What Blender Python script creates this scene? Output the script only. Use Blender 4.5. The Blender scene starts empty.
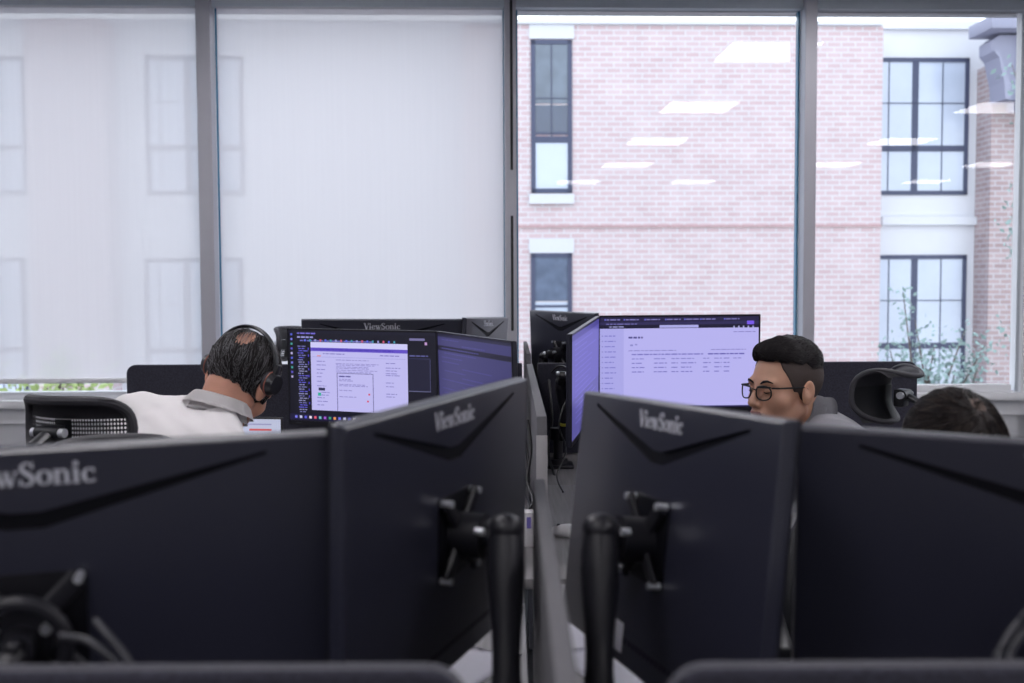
import bpy, bmesh, math, random
import numpy as np
from mathutils import Vector, Matrix
from mathutils.bvhtree import BVHTree

random.seed(7); np.random.seed(7)
R = math.radians
scene = bpy.context.scene
COL = scene.collection

# ------------------------------------------------------------------ camera
F = 1024.0                      # focal length in pixels of a 1024 px wide frame (36 mm lens)
CAM_Z = 1.38
cam_d = bpy.data.cameras.new('camera'); cam_d.lens = 36; cam_d.sensor_width = 36
cam = bpy.data.objects.new('camera', cam_d); COL.objects.link(cam)
CAM_M = Matrix.Translation((0, 0, CAM_Z)) @ Matrix.Rotation(R(90 - 2.99), 4, 'X') @ Matrix.Rotation(R(-0.26), 4, 'Z')
cam.matrix_world = CAM_M
cam_d.dof.use_dof = True; cam_d.dof.focus_distance = 3.1; cam_d.dof.aperture_fstop = 3.6
cam_d.clip_start = 0.05; cam_d.clip_end = 300
scene.camera = cam
ROOM = Matrix.Rotation(R(2.0), 4, 'Z')          # the room stands 2 degrees askew of the desks

def ray(px, py):
    return (CAM_M.to_3x3() @ Vector(((px - 512) / F, -(py - 341.5) / F, -1)))
def at(px, py, y):                              # point on the sight line at world depth y
    d = ray(px, py); return Vector((0, 0, CAM_Z)) + d * (y / d.y)
def rp(px, py, Y):                              # the same in room coordinates on the plane Y
    inv = ROOM.inverted().to_3x3(); d = inv @ ray(px, py)
    return Vector((0, 0, CAM_Z)) + d * (Y / d.y)

# ------------------------------------------------------------------ materials
MATS = {}
def mat(name, col, rough=.5, metal=0, noise=0, nscale=40, bump=0, bscale=200, spec=.5, emit=None, estr=1, sheen=0, coat=0, sub=0):
    if name in MATS: return MATS[name]
    m = bpy.data.materials.new(name); m.use_nodes = True; MATS[name] = m
    nt = m.node_tree; b = nt.nodes['Principled BSDF']
    b.inputs['Base Color'].default_value = (*col, 1)
    b.inputs['Roughness'].default_value = rough; b.inputs['Metallic'].default_value = metal
    b.inputs['Specular IOR Level'].default_value = spec
    b.inputs['Coat Weight'].default_value = coat
    if sheen: b.inputs['Sheen Weight'].default_value = sheen
    if sub:
        b.inputs['Subsurface Weight'].default_value = sub; b.inputs['Subsurface Radius'].default_value = (.01, .004, .002)
        b.inputs['Subsurface Scale'].default_value = 1
    if emit:
        b.inputs['Emission Color'].default_value = (*emit, 1); b.inputs['Emission Strength'].default_value = estr
    tc = nt.nodes.new('ShaderNodeTexCoord')
    n = nt.nodes.new('ShaderNodeTexNoise'); n.inputs['Scale'].default_value = nscale; n.inputs['Detail'].default_value = 4
    nt.links.new(tc.outputs['Object'], n.inputs['Vector'])
    mx = nt.nodes.new('ShaderNodeMix'); mx.data_type = 'RGBA'
    k = noise
    mx.inputs[6].default_value = (*[max(0, c * (1 - k)) for c in col], 1)
    mx.inputs[7].default_value = (*[min(1, c * (1 + k)) for c in col], 1)
    nt.links.new(n.outputs['Fac'], mx.inputs[0]); nt.links.new(mx.outputs[2], b.inputs['Base Color'])
    if bump:
        n2 = nt.nodes.new('ShaderNodeTexNoise'); n2.inputs['Scale'].default_value = bscale; n2.inputs['Detail'].default_value = 3
        nt.links.new(tc.outputs['Object'], n2.inputs['Vector'])
        bp = nt.nodes.new('ShaderNodeBump'); bp.inputs['Strength'].default_value = bump; bp.inputs['Distance'].default_value = .002
        nt.links.new(n2.outputs['Fac'], bp.inputs['Height']); nt.links.new(bp.outputs['Normal'], b.inputs['Normal'])
    return m

def emi(name, col, s=1.0):
    if name in MATS: return MATS[name]
    m = bpy.data.materials.new(name); m.use_nodes = True; MATS[name] = m
    nt = m.node_tree; b = nt.nodes['Principled BSDF']
    b.inputs['Base Color'].default_value = (.01, .01, .012, 1); b.inputs['Roughness'].default_value = .35
    b.inputs['Emission Color'].default_value = (*col, 1); b.inputs['Emission Strength'].default_value = s
    return m

def glass_mat(name, tint=(1, 1, 1), ior=1.5, rough=0, boost=1.0):
    m = bpy.data.materials.new(name); m.use_nodes = True; MATS[name] = m
    nt = m.node_tree; nt.nodes.clear()
    o = nt.nodes.new('ShaderNodeOutputMaterial'); mix = nt.nodes.new('ShaderNodeMixShader')
    t = nt.nodes.new('ShaderNodeBsdfTransparent'); t.inputs[0].default_value = (*tint, 1)
    g = nt.nodes.new('ShaderNodeBsdfGlossy'); g.inputs['Roughness'].default_value = rough
    fr = nt.nodes.new('ShaderNodeFresnel'); fr.inputs[0].default_value = ior
    mu = nt.nodes.new('ShaderNodeMath'); mu.operation = 'MULTIPLY'; mu.inputs[1].default_value = boost
    nt.links.new(fr.outputs[0], mu.inputs[0]); nt.links.new(mu.outputs[0], mix.inputs[0])
    nt.links.new(t.outputs[0], mix.inputs[1]); nt.links.new(g.outputs[0], mix.inputs[2]); nt.links.new(mix.outputs[0], o.inputs[0])
    return m

def brick_mat(name, c1, c2, mortar):
    m = bpy.data.materials.new(name); m.use_nodes = True; MATS[name] = m
    nt = m.node_tree; b = nt.nodes['Principled BSDF']; b.inputs['Roughness'].default_value = .9
    tc = nt.nodes.new('ShaderNodeTexCoord'); sp = nt.nodes.new('ShaderNodeSeparateXYZ'); cb = nt.nodes.new('ShaderNodeCombineXYZ')
    nt.links.new(tc.outputs['Object'], sp.inputs[0]); ad = nt.nodes.new('ShaderNodeMath'); ad.operation = 'ADD'
    nt.links.new(sp.outputs[0], ad.inputs[0]); nt.links.new(sp.outputs[1], ad.inputs[1])
    nt.links.new(ad.outputs[0], cb.inputs[0]); nt.links.new(sp.outputs[2], cb.inputs[1])
    br = nt.nodes.new('ShaderNodeTexBrick'); br.inputs['Scale'].default_value = 1
    br.inputs['Brick Width'].default_value = .181; br.inputs['Row Height'].default_value = .0668
    br.inputs['Mortar Size'].default_value = .009; br.inputs['Mortar Smooth'].default_value = .2
    br.inputs['Color1'].default_value = (*c1, 1); br.inputs['Color2'].default_value = (*c2, 1); br.inputs['Mortar'].default_value = (*mortar, 1)
    nt.links.new(cb.outputs[0], br.inputs['Vector'])
    n = nt.nodes.new('ShaderNodeTexNoise'); n.inputs['Scale'].default_value = 3; nt.links.new(cb.outputs[0], n.inputs['Vector'])
    mx = nt.nodes.new('ShaderNodeMix'); mx.data_type = 'RGBA'; mx.inputs[0].default_value = .12
    nt.links.new(br.outputs[0], mx.inputs[6]); nt.links.new(n.outputs['Fac'], mx.inputs[7]); nt.links.new(mx.outputs[2], b.inputs['Base Color'])
    return m

def mesh_fabric(name, col, scale=260, cover=.62):
    """woven netting: real holes by a procedural lattice"""
    m = bpy.data.materials.new(name); m.use_nodes = True; MATS[name] = m
    nt = m.node_tree; b = nt.nodes['Principled BSDF']; b.inputs['Base Color'].default_value = (*col, 1); b.inputs['Roughness'].default_value = .6
    tc = nt.nodes.new('ShaderNodeTexCoord'); sp = nt.nodes.new('ShaderNodeSeparateXYZ'); nt.links.new(tc.outputs['Object'], sp.inputs[0])
    outs = []
    for sgn in (1, -1):
        a = nt.nodes.new('ShaderNodeMath'); a.operation = 'MULTIPLY_ADD'; a.inputs[1].default_value = sgn * 1.5
        nt.links.new(sp.outputs[0], a.inputs[0]); nt.links.new(sp.outputs[2], a.inputs[2])
        s = nt.nodes.new('ShaderNodeMath'); s.operation = 'MULTIPLY'; s.inputs[1].default_value = scale; nt.links.new(a.outputs[0], s.inputs[0])
        c = nt.nodes.new('ShaderNodeMath'); c.operation = 'SINE'; nt.links.new(s.outputs[0], c.inputs[0])
        outs.append(c)
    mx = nt.nodes.new('ShaderNodeMath'); mx.operation = 'MULTIPLY'; nt.links.new(outs[0].outputs[0], mx.inputs[0]); nt.links.new(outs[1].outputs[0], mx.inputs[1])
    lt = nt.nodes.new('ShaderNodeMath'); lt.operation = 'LESS_THAN'; lt.inputs[1].default_value = cover - .35; nt.links.new(mx.outputs[0], lt.inputs[0])
    nt.links.new(lt.outputs[0], b.inputs['Alpha'])
    return m

def blind_mat():
    m = bpy.data.materials.new('roller_blind_fabric'); m.use_nodes = True; MATS['blind'] = m
    nt = m.node_tree; nt.nodes.clear(); o = nt.nodes.new('ShaderNodeOutputMaterial')
    tc = nt.nodes.new('ShaderNodeTexCoord'); mp = nt.nodes.new('ShaderNodeMapping'); mp.inputs['Scale'].default_value = (30, 1, .6)
    nt.links.new(tc.outputs['Object'], mp.inputs[0])
    n = nt.nodes.new('ShaderNodeTexNoise'); n.inputs['Scale'].default_value = 2; n.inputs['Detail'].default_value = 5; nt.links.new(mp.outputs[0], n.inputs['Vector'])
    rr = nt.nodes.new('ShaderNodeMix'); rr.data_type = 'RGBA'; rr.inputs[6].default_value = (.79, .765, .785, 1); rr.inputs[7].default_value = (.83, .805, .825, 1)
    nt.links.new(n.outputs['Fac'], rr.inputs[0])
    d = nt.nodes.new('ShaderNodeBsdfDiffuse'); tl = nt.nodes.new('ShaderNodeBsdfTranslucent'); tp = nt.nodes.new('ShaderNodeBsdfTransparent')
    nt.links.new(rr.outputs[2], d.inputs[0]); nt.links.new(rr.outputs[2], tl.inputs[0])
    m1 = nt.nodes.new('ShaderNodeMixShader'); m1.inputs[0].default_value = .60
    nt.links.new(d.outputs[0], m1.inputs[1]); nt.links.new(tl.outputs[0], m1.inputs[2])
    m2 = nt.nodes.new('ShaderNodeMixShader'); m2.inputs[0].default_value = .115
    nt.links.new(m1.outputs[0], m2.inputs[1]); nt.links.new(tp.outputs[0], m2.inputs[2]); nt.links.new(m2.outputs[0], o.inputs[0])
    return m

M_WALL = mat('painted_wall', (.50, .51, .54), .8, noise=.03, nscale=6, bump=.05)
M_CEIL = mat('ceiling_tile', (.62, .63, .65), .9, noise=.04, nscale=30, bump=.2)
M_FLOOR = mat('carpet', (.09, .09, .1), .95, noise=.4, nscale=60, bump=.5, bscale=400)
M_TRIM = mat('white_trim', (.74, .75, .78), .45, noise=.02)
M_ALU = mat('grey_aluminium', (.44, .44, .49), .42, metal=.15, noise=.03, nscale=10)
M_HEAD = mat('slate_metal', (.66, .72, .78), .5, noise=.04)
M_SLOT = mat('black_gasket', (.01, .01, .012), .6)
M_CYAN = mat('glass_edge', (.06, .22, .36), .2)
M_BACK = mat('monitor_plastic', (.021, .022, .038), .33, noise=.05, nscale=300, bump=.06, bscale=900, spec=.75)
M_GROOVE = mat('groove_black', (.004, .004, .007), .5, spec=.2)
M_BEZEL = mat('bezel_black', (.008, .008, .012), .35)
M_EDGE = mat('monitor_edge', (.035, .036, .045), .4)
M_LOGO = mat('silver_print', (.66, .67, .74), .35, metal=.2)
M_ARM = mat('arm_plastic', (.012, .012, .017), .42, noise=.1, spec=.4)
M_STEEL = mat('bolt_steel', (.8, .82, .88), .3, metal=.7)
M_YEL = mat('yellow_sticker', (.6, .55, .05), .5)
M_FELT = mat('charcoal_felt', (.036, .036, .052), .95, noise=.85, nscale=220, bump=.5, bscale=300, spec=.2, sheen=.25)
M_FELTTRIM = mat('grey_edging', (.10, .10, .115), .7, noise=.2, nscale=200)
M_PANEL = mat('panel_grey', (.115, .113, .125), .7, noise=.15, nscale=80)
M_PANELEND = mat('panel_end_cap', (.34, .33, .34), .5, noise=.05)
M_DESK = None
M_CHAIR = mat('chair_plastic', (.012, .013, .017), .38, noise=.1, bump=.05)
M_PAD = mat('chair_pad', (.035, .034, .042), .55, noise=.1, nscale=100, bump=.2, bscale=600)
M_NET = mesh_fabric('chair_netting', (.02, .02, .025), 330, .62)
M_CABLE = mat('cable_rubber', (.012, .012, .014), .35)
M_PAPER = mat('paper_white', (.66, .66, .74), .7, noise=.03)
M_WHITE = mat('white_plastic', (.72, .71, .73), .35, noise=.02)
M_SKIN = mat('skin_tan', (.52, .285, .195), .5, noise=.12, nscale=25, bump=.08, bscale=500, sub=.12)
M_SKIN2 = mat('skin_warm', (.54, .27, .19), .5, noise=.12, nscale=25, bump=.08, bscale=500, sub=.12)
M_LIP = mat('lips', (.30, .12, .10), .45, noise=.1)
M_HAIRB = mat('black_hair', (.010, .008, .010), .6, spec=.3, noise=.3, nscale=300)
M_HAIRF = mat('cropped_hair', (.050, .034, .030), .7, noise=.35, nscale=600, bump=.4, bscale=900)
M_HAIRG = mat('grey_hair', (.19, .19, .205), .45, noise=.2)
M_HAIRD = mat('dark_brown_hair', (.016, .011, .011), .6, spec=.3, noise=.3, nscale=200)
M_SHIRT = mat('white_shirt', (.72, .70, .71), .8, noise=.03, nscale=8, bump=.15, bscale=700)
M_SWEAT = mat('grey_sweater', (.30, .30, .33), .9, noise=.1, nscale=200, bump=.4, bscale=500)
M_NAVY = mat('navy_shirt', (.03, .035, .06), .85, noise=.1, bump=.2)
M_JEANS = mat('blue_jeans', (.13, .16, .24), .85, noise=.25, nscale=150, bump=.3, bscale=500)
M_TROUS = mat('dark_trousers', (.03, .03, .035), .85, noise=.1)
M_SHOE = mat('black_leather', (.012, .011, .011), .35)
M_EYE = mat('eye_white', (.6, .58, .56), .2)
M_BLIND = blind_mat()
M_GLASS = glass_mat('window_glass', (.97, .975, .98), 1.5, 0, .85)
M_LENS = glass_mat('lens_glass', (.98, .98, .99), 1.45, .05, .7)

def desk_mat():
    m = mat('grey_wood_laminate', (.17, .165, .17), .5)
    nt = m.node_tree; b = nt.nodes['Principled BSDF']
    tc = nt.nodes.new('ShaderNodeTexCoord'); mp = nt.nodes.new('ShaderNodeMapping'); mp.inputs['Scale'].default_value = (40, 1.5, 1)
    nt.links.new(tc.outputs['Object'], mp.inputs[0])
    n = nt.nodes.new('ShaderNodeTexNoise'); n.inputs['Scale'].default_value = 3; n.inputs['Detail'].default_value = 6
    nt.links.new(mp.outputs[0], n.inputs['Vector'])
    mx = nt.nodes.new('ShaderNodeMix'); mx.data_type = 'RGBA'; mx.inputs[6].default_value = (.09, .085, .09, 1); mx.inputs[7].default_value = (.27, .26, .27, 1)
    nt.links.new(n.outputs['Fac'], mx.inputs[0]); nt.links.new(mx.outputs[2], b.inputs['Base Color'])
    return m
M_DESK = desk_mat()

# ------------------------------------------------------------------ mesh helpers
class MB:
    def __init__(s): s.bm = bmesh.new(); s.mi = 0
    def _mark(s, faces):
        for f in faces: f.material_index = s.mi
    def box(s, c, d, rot=None, bev=0, seg=2):
        r = bmesh.ops.create_cube(s.bm, size=1)
        vs = r['verts']; M = Matrix.Translation(c) @ (rot.to_4x4() if rot else Matrix.Identity(4)) @ Matrix.Diagonal((*d, 1))
        fs = list({f for v in vs for f in v.link_faces}); s._mark(fs)
        bmesh.ops.transform(s.bm, matrix=M, verts=vs)
        if bev:
            es = list({e for v in vs for e in v.link_edges})
            r = bmesh.ops.bevel(s.bm, geom=es, offset=bev, segments=seg, affect='EDGES', profile=.5); s._mark(r['faces'])
        return s
    def box2(s, a, b, bev=0, seg=2):
        a = Vector(a); b = Vector(b)
        return s.box((a + b) / 2, [abs(q) for q in (b - a)], bev=bev, seg=seg)
    def tube(s, pts, r, n=10, closed=False, flat=1.0, upv=None):
        pts = [Vector(p) for p in pts]; N = len(pts); rs = r if isinstance(r, (list, tuple)) else [r] * N
        rings = []; prev = None
        for i, p in enumerate(pts):
            a = pts[(i - 1) % N] if (closed or i > 0) else p; b = pts[(i + 1) % N] if (closed or i < N - 1) else p
            t = (b - a).normalized()
            if upv is not None: u = Vector(upv)
            else: u = prev if prev is not None else (Vector((0, 0, 1)) if abs(t.z) < .9 else Vector((1, 0, 0)))
            u = (u - t * u.dot(t)).normalized(); w = t.cross(u); prev = u
            rings.append([s.bm.verts.new(p + (u * math.cos(2 * math.pi * k / n) + w * flat * math.sin(2 * math.pi * k / n)) * rs[i]) for k in range(n)])
        m = N if closed else N - 1
        for i in range(m):
            A, B = rings[i], rings[(i + 1) % N]
            for k in range(n):
                f = s.bm.faces.new((A[k], A[(k + 1) % n], B[(k + 1) % n], B[k])); f.material_index = s.mi
        if not closed:
            f = s.bm.faces.new(rings[0][::-1]); f.material_index = s.mi; f = s.bm.faces.new(rings[-1]); f.material_index = s.mi
        return s
    def cyl(s, a, b, r, r2=None, n=20): return s.tube([a, b], [r, r if r2 is None else r2], n)
    def ball(s, c, r, sc=(1, 1, 1), n=14):
        q = bmesh.ops.create_uvsphere(s.bm, u_segments=n, v_segments=max(6, n // 2 + 2), radius=r)
        bmesh.ops.transform(s.bm, matrix=Matrix.Translation(c) @ Matrix.Diagonal((*sc, 1)), verts=q['verts'])
        s._mark({f for v in q['verts'] for f in v.link_faces}); return s
    def prism(s, poly, y0, y1, plane='xz', cap=None):
        """polygon in a plane, extruded between y0 and y1"""
        def P(a, b, h): return {'xz': (a, h, b), 'xy': (a, b, h), 'yz': (h, a, b)}[plane]
        A = [s.bm.verts.new(P(a, b, y0)) for a, b in poly]; B = [s.bm.verts.new(P(a, b, y1)) for a, b in poly]
        n = len(poly); fs = [s.bm.faces.new(A), s.bm.faces.new(B[::-1])]
        for i in range(n): fs.append(s.bm.faces.new((A[i], B[i], B[(i + 1) % n], A[(i + 1) % n])))
        s._mark(fs); return s
    def grid(s, fn, nu, nv, thick=0):
        V = [[s.bm.verts.new(fn(i / nu, j / nv)) for j in range(nv + 1)] for i in range(nu + 1)]
        fs = [s.bm.faces.new((V[i][j], V[i + 1][j], V[i + 1][j + 1], V[i][j + 1])) for i in range(nu) for j in range(nv)]
        s._mark(fs)
        if thick: bmesh.ops.solidify(s.bm, geom=fs, thickness=thick)
        return s
    def lathe(s, prof, c=(0, 0, 0), n=24):
        c = Vector(c); rings = [[s.bm.verts.new(c + Vector((r * math.cos(2 * math.pi * k / n), r * math.sin(2 * math.pi * k / n), z))) for k in range(n)] for r, z in prof]
        for A, B in zip(rings, rings[1:]):
            for k in range(n):
                f = s.bm.faces.new((A[k], A[(k + 1) % n], B[(k + 1) % n], B[k])); f.material_index = s.mi
        s._mark([s.bm.faces.new(rings[0][::-1]), s.bm.faces.new(rings[-1])]); return s
    def mesh(s, name, mats, smooth=None):
        bmesh.ops.recalc_face_normals(s.bm, faces=s.bm.faces)
        me = bpy.data.meshes.new(name); s.bm.to_mesh(me); s.bm.free()
        for m in (mats if isinstance(mats, (list, tuple)) else [mats]): me.materials.append(m)
        if smooth is not None:
            for p in me.polygons: p.use_smooth = True
            if smooth < 180: me.set_sharp_from_angle(angle=R(smooth))
        return me
    def build(s, name, mats, parent=None, smooth=35, M=None):
        return link(name, s.mesh(name, mats, smooth), parent, M)

def link(name, me, parent=None, M=None):
    o = bpy.data.objects.new(name, me); COL.objects.link(o)
    if parent: o.parent = parent
    if M is not None:
        if parent: o.matrix_local = M
        else: o.matrix_world = M
    return o
def tag(o, label, cat, group=None):
    o['label'] = label; o['category'] = cat
    if group: o['group'] = group
    return o
def thing(name, label, cat, M=None, group=None):
    o = bpy.data.objects.new(name, None); COL.objects.link(o); o.empty_display_size = .1
    if M is not None: o.matrix_world = M if isinstance(M, Matrix) else Matrix.Translation(M)
    return tag(o, label, cat, group)
def struct(name, mb, m, smooth=None, M=ROOM):
    o = mb.build(name, m, None, smooth, M); o['kind'] = 'structure'; return o
def copy_tree(o, parent=None):
    c = o.copy(); COL.objects.link(c)
    if parent: c.parent = parent
    for ch in o.children: copy_tree(ch, c)
    return c

def basis(x, y, z, o=(0, 0, 0)):
    m = Matrix((x, y, z)).transposed().to_4x4(); m.translation = Vector(o); return m

# ================================================================== ROOM (room coordinates)
D = 5.7                                                   # distance of the window wall
def U(px, py=200, Y=D): return rp(px, py, Y).x
def Zr(px, py, Y=D): return rp(px, py, Y).z
XL, XR, YB, CEIL = -5.0, 8.0, -6.0, 2.985
mA, mB, mC, mE = U(206.3, 200, D - .10), U(511, 200, D - .10), U(809.6, 200, D - .10), U(1020, 300)
mZ = mA - 1.70
Z_SILL = Zr(512, 390.5); Z_TOP = Zr(660, 11)
struct('floor', MB().box2((XL, YB, -.1), (XR, D + .3, 0)), M_FLOOR)
struct('ceiling', MB().box2((XL, YB, CEIL), (XR, D + .3, CEIL + .1)), M_CEIL)
struct('wall_left', MB().box2((XL - .15, YB, 0), (XL, D + .3, CEIL)), M_WALL)
struct('wall_right', MB().box2((XR, YB, 0), (XR + .15, D + .3, CEIL)), M_WALL)
struct('wall_back', MB().box2((XL - .15, YB - .15, 0), (XR + .15, YB, CEIL)), M_WALL)
w = MB()
w.box2((XL, D, 0), (XR, D + .3, Z_SILL - .06))
w.box2((XL, D, Z_TOP + .05), (XR, D + .3, CEIL))
w.box2((XL, D, 0), (mZ, D + .3, CEIL)); w.box2((mE, D, 0), (mE + .5, D + .04, CEIL)); w.box2((7.3, D, 0), (XR, D + .3, CEIL))
struct('wall_front', w, M_WALL)
t = MB(); t.box2((XL, D - .05, Z_SILL - .075), (XR, D + .02, Z_SILL - .03), bev=.004); t.box2((XL, D - .012, Z_SILL - .16), (XR, D + .001, Z_SILL - .075))
struct('trim_1', t, [M_TRIM], 30)
struct('baseboard_front', MB().box2((XL, D - .02, 0), (XR, D, .1), bev=.004), M_TRIM)
# head trim, two steps
t = MB(); t.box2((XL, D - .10, Z_TOP + .06), (XR, D + .01, Z_TOP + .10)); t.box2((XL, D - .06, Z_TOP + .0), (XR, D + .01, Z_TOP + .06))
struct('trim_2', t, M_HEAD)
# mullions
def mullion(n, u, w_, slot=False, depth=.085):
    m = MB(); m.box2((u - w_ / 2, D - .02 - depth, Z_SILL - .03), (u + w_ / 2, D - .02, Z_TOP + .06), bev=.003)
    m.mi = 1; m.box2((u - w_ / 2 - .002, D - .02, Z_SILL - .03), (u + w_ / 2 + .002, D + .04, Z_TOP + .06))
    m.mi = 2; m.box2((u - w_ / 2 - .012, D - .01, Z_SILL - .03), (u - w_ / 2 - .002, D + .03, Z_TOP + .06)); m.box2((u + w_ / 2 + .002, D - .01, Z_SILL - .03), (u + w_ / 2 + .012, D + .03, Z_TOP + .06))
    if slot:
        m.mi = 3
        for a, b in ((5, 172), (217, 330)):
            m.box2((u - .002, D - .022 - depth, Zr(512, b)), (u + .012, D - .02 - depth, Zr(512, a)))
    struct('trim_%d' % n, m, [M_ALU, M_TRIM, M_CYAN, M_SLOT], None)
mullion(3, mA, .078); mullion(4, mB, .062, True, .08); mullion(5, mC, .066); mullion(6, mZ, .08)
mullion(7, 5.4, .08)
struct('trim_8', MB().box2((mE, D - .03, Z_SILL - .03), (mE + .09, D + .1, Z_TOP + .06), bev=.004), M_TRIM)
spans = [(mZ, mA), (mA, mB), (mB, mC), (mC, mE), (mE + .5, 5.4), (5.4, 7.3)]
for i, (a, b) in enumerate(spans):
    root = bpy.data.objects.new('window_%d' % (i + 1), None); COL.objects.link(root); root['kind'] = 'structure'; root.matrix_world = ROOM
    f = MB()
    f.box2((a + .04, D + .0, Z_SILL - .03), (b - .04, D + .07, Z_SILL + .012), bev=.003)
    f.box2((a + .05, D + .0, Z_TOP - .005), (b - .05, D + .07, Z_TOP + .06))
    f.build('window_frame', M_TRIM, root)
    g = MB(); g.box2((a + .04, D + .035, Z_SILL), (b - .04, D + .0352, Z_TOP))
    # a single sheet, so the pane reflects once
    g.bm.free(); g = MB(); v = [g.bm.verts.new(p) for p in ((a + .04, D + .035, Z_SILL), (b - .04, D + .035, Z_SILL), (b - .04, D + .035, Z_TOP), (a + .04, D + .035, Z_TOP))]; g.bm.faces.new(v)
    g.build('glass', M_GLASS, root, None)

# roller blinds (things)
def blind(a, b, zbot, label):
    root = thing('roller_blind', label, 'blind', ROOM @ Matrix.Translation(((a + b) / 2, D - .035, zbot)), 'roller blinds in the left windows')
    h = (b - a) / 2; top = Z_TOP + .02 - zbot
    s = MB(); s.grid(lambda i, j: Vector((-h + 2 * h * i, .0015 * math.sin(i * 19), top * j)), 24, 6)
    s.build('blind_fabric', M_BLIND, root, 180)
    r_ = MB(); r_.box2((-h, -.010, -.012), (h, .010, .016), bev=.004); r_.build('hem_bar', M_TRIM, root)
    r2 = MB(); r2.cyl((-h, 0, top - .005), (h, 0, top - .005), .022); r2.build('roller_tube', M_TRIM, root)
blind(mZ + .05, mA - .048, Zr(100, 381, D - .035), 'pale grey roller blind at far left, its hem just above the sill')
blind(mA + .058, mB - .038, Zr(300, 381, D - .035), 'pale grey roller blind between two mullions, right beside the uncovered windows')

# ceiling lights
M_DIFF = emi('light_diffuser', (1, .965, 1), 15.0)
lt = thing('ceiling_light', 'x', 'light', ROOM, 'recessed ceiling lights')
f = MB()
for a, b in (((-.33, -.33), (.33, -.305)), ((-.33, .305), (.33, .33)), ((-.33, -.305), (-.305, .305)), ((.305, -.305), (.33, .305))): f.box2((*a, -.012), (*b, 0))
f.build('light_frame', M_TRIM, lt)
f = MB(); f.box2((-.305, -.305, -.006), (.305, .305, -.001)); f.build('light_diffuser', M_DIFF, lt)
pos = [(u, Y) for Y in (4.46, 2.33, .2, -1.93) for u in (-3.5, -.8, 1.99, 4.71)] + [(6.8, 2.33), (6.8, -1.93), (1.55, -4.1), (3.3, -4.1), (6.9, -4.1), (-1.2, -4.1), (-3.5, -4.1)]
for k, (u, Y) in enumerate(pos):
    o = lt if k == 0 else copy_tree(lt)
    o.matrix_world = ROOM @ Matrix.Translation((u, Y, CEIL))
    o['label'] = 'square white recessed ceiling light, seen only as a reflection in the window glass'

# ================================================================== OUTSIDE (room coordinates)
YF = 13.0
M_BRICK = brick_mat('pink_brick', (.53, .375, .40), (.58, .445, .475), (.60, .585, .615))
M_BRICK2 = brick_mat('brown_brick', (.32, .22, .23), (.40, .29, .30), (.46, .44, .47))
M_STUC = mat('white_stucco', (.66, .67, .72), .9, noise=.04, nscale=3, bump=.1)
M_CONC = mat('pale_stone', (.60, .61, .66), .9, noise=.05)
M_NFR = mat('navy_frame', (.055, .065, .12), .5)
M_CURT = mat('pale_pane', (.50, .56, .68), .15, noise=.12, nscale=2.5, spec=.8)
M_DPANE = mat('dark_pane', (.10, .13, .18), .1, noise=.5, nscale=4, spec=.9)
M_DS = mat('grey_blue_metal', (.28, .285, .38), .6, noise=.06)
M_ASPH = mat('asphalt', (.16, .16, .17), .9, noise=.2)
struct('ground', MB().box2((-30, D + .5, -3.6), (40, 45, -3.5)), M_ASPH)
bld = thing('apartment_building', 'brick and white panel apartment building across the yard, behind the windows', 'building', ROOM)
def bwall(name, px0, px1, py_top, Y, m, zb=-3.5, th=.6):
    x0, x1 = U(px0, 200, Y), U(px1, 200, Y); zt = Zr(600, py_top, Y)
    MB().box2((x0, Y, zb), (x1, Y + th, zt)).build(name, m, bld, None); return x0, x1, zt
bwall('wall', 464, 881, 24, YF, M_BRICK)
bwall('wall', 28, 108, 21, YF, M_BRICK)
bwall('wall', 108, 464, 21, YF + .35, M_STUC)
bwall('wall', -700, 28, 21, YF + .35, M_STUC)
bwall('wall', 881, 1400, 24, YF + .5, M_STUC)
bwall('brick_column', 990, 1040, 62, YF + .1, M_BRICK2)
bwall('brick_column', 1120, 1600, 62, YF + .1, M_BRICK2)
# belt courses and joints
def bstrip(name, px0, px1, py0, py1, Y, m, out=.03):
    MB().box2((U(px0, py0, Y), Y - out, Zr((px0 + px1) / 2, py1, Y)), (U(px1, py0, Y), Y + .02, Zr((px0 + px1) / 2, py0, Y))).build(name, m, bld, None)
M_BRICKD = mat('soldier_course', (.45, .30, .31), .9, noise=.25, nscale=12)
bstrip('belt_course', 466, 881, 225.2, 227.5, YF, M_BRICKD, .02)
bstrip('ledge', 881, 990, 217, 225, YF + .5, M_STUC, .06)
bstrip('ledge', 881, 990, 22, 30, YF + .5, M_STUC, .06)
bstrip('parapet_cap', 464, 881, 21.5, 25, YF, M_CONC, .05)
bstrip('lintel', 529, 574, 24.5, 39, YF, M_CONC, .02); bstrip('window_sill', 529, 574, 194, 204, YF, M_CONC, .05)
bstrip('lintel', 529, 574, 239, 253, YF, M_CONC, .02)
bstrip('lintel', 1100, 1220, 219, 226, YF, M_CONC, .02)
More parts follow.
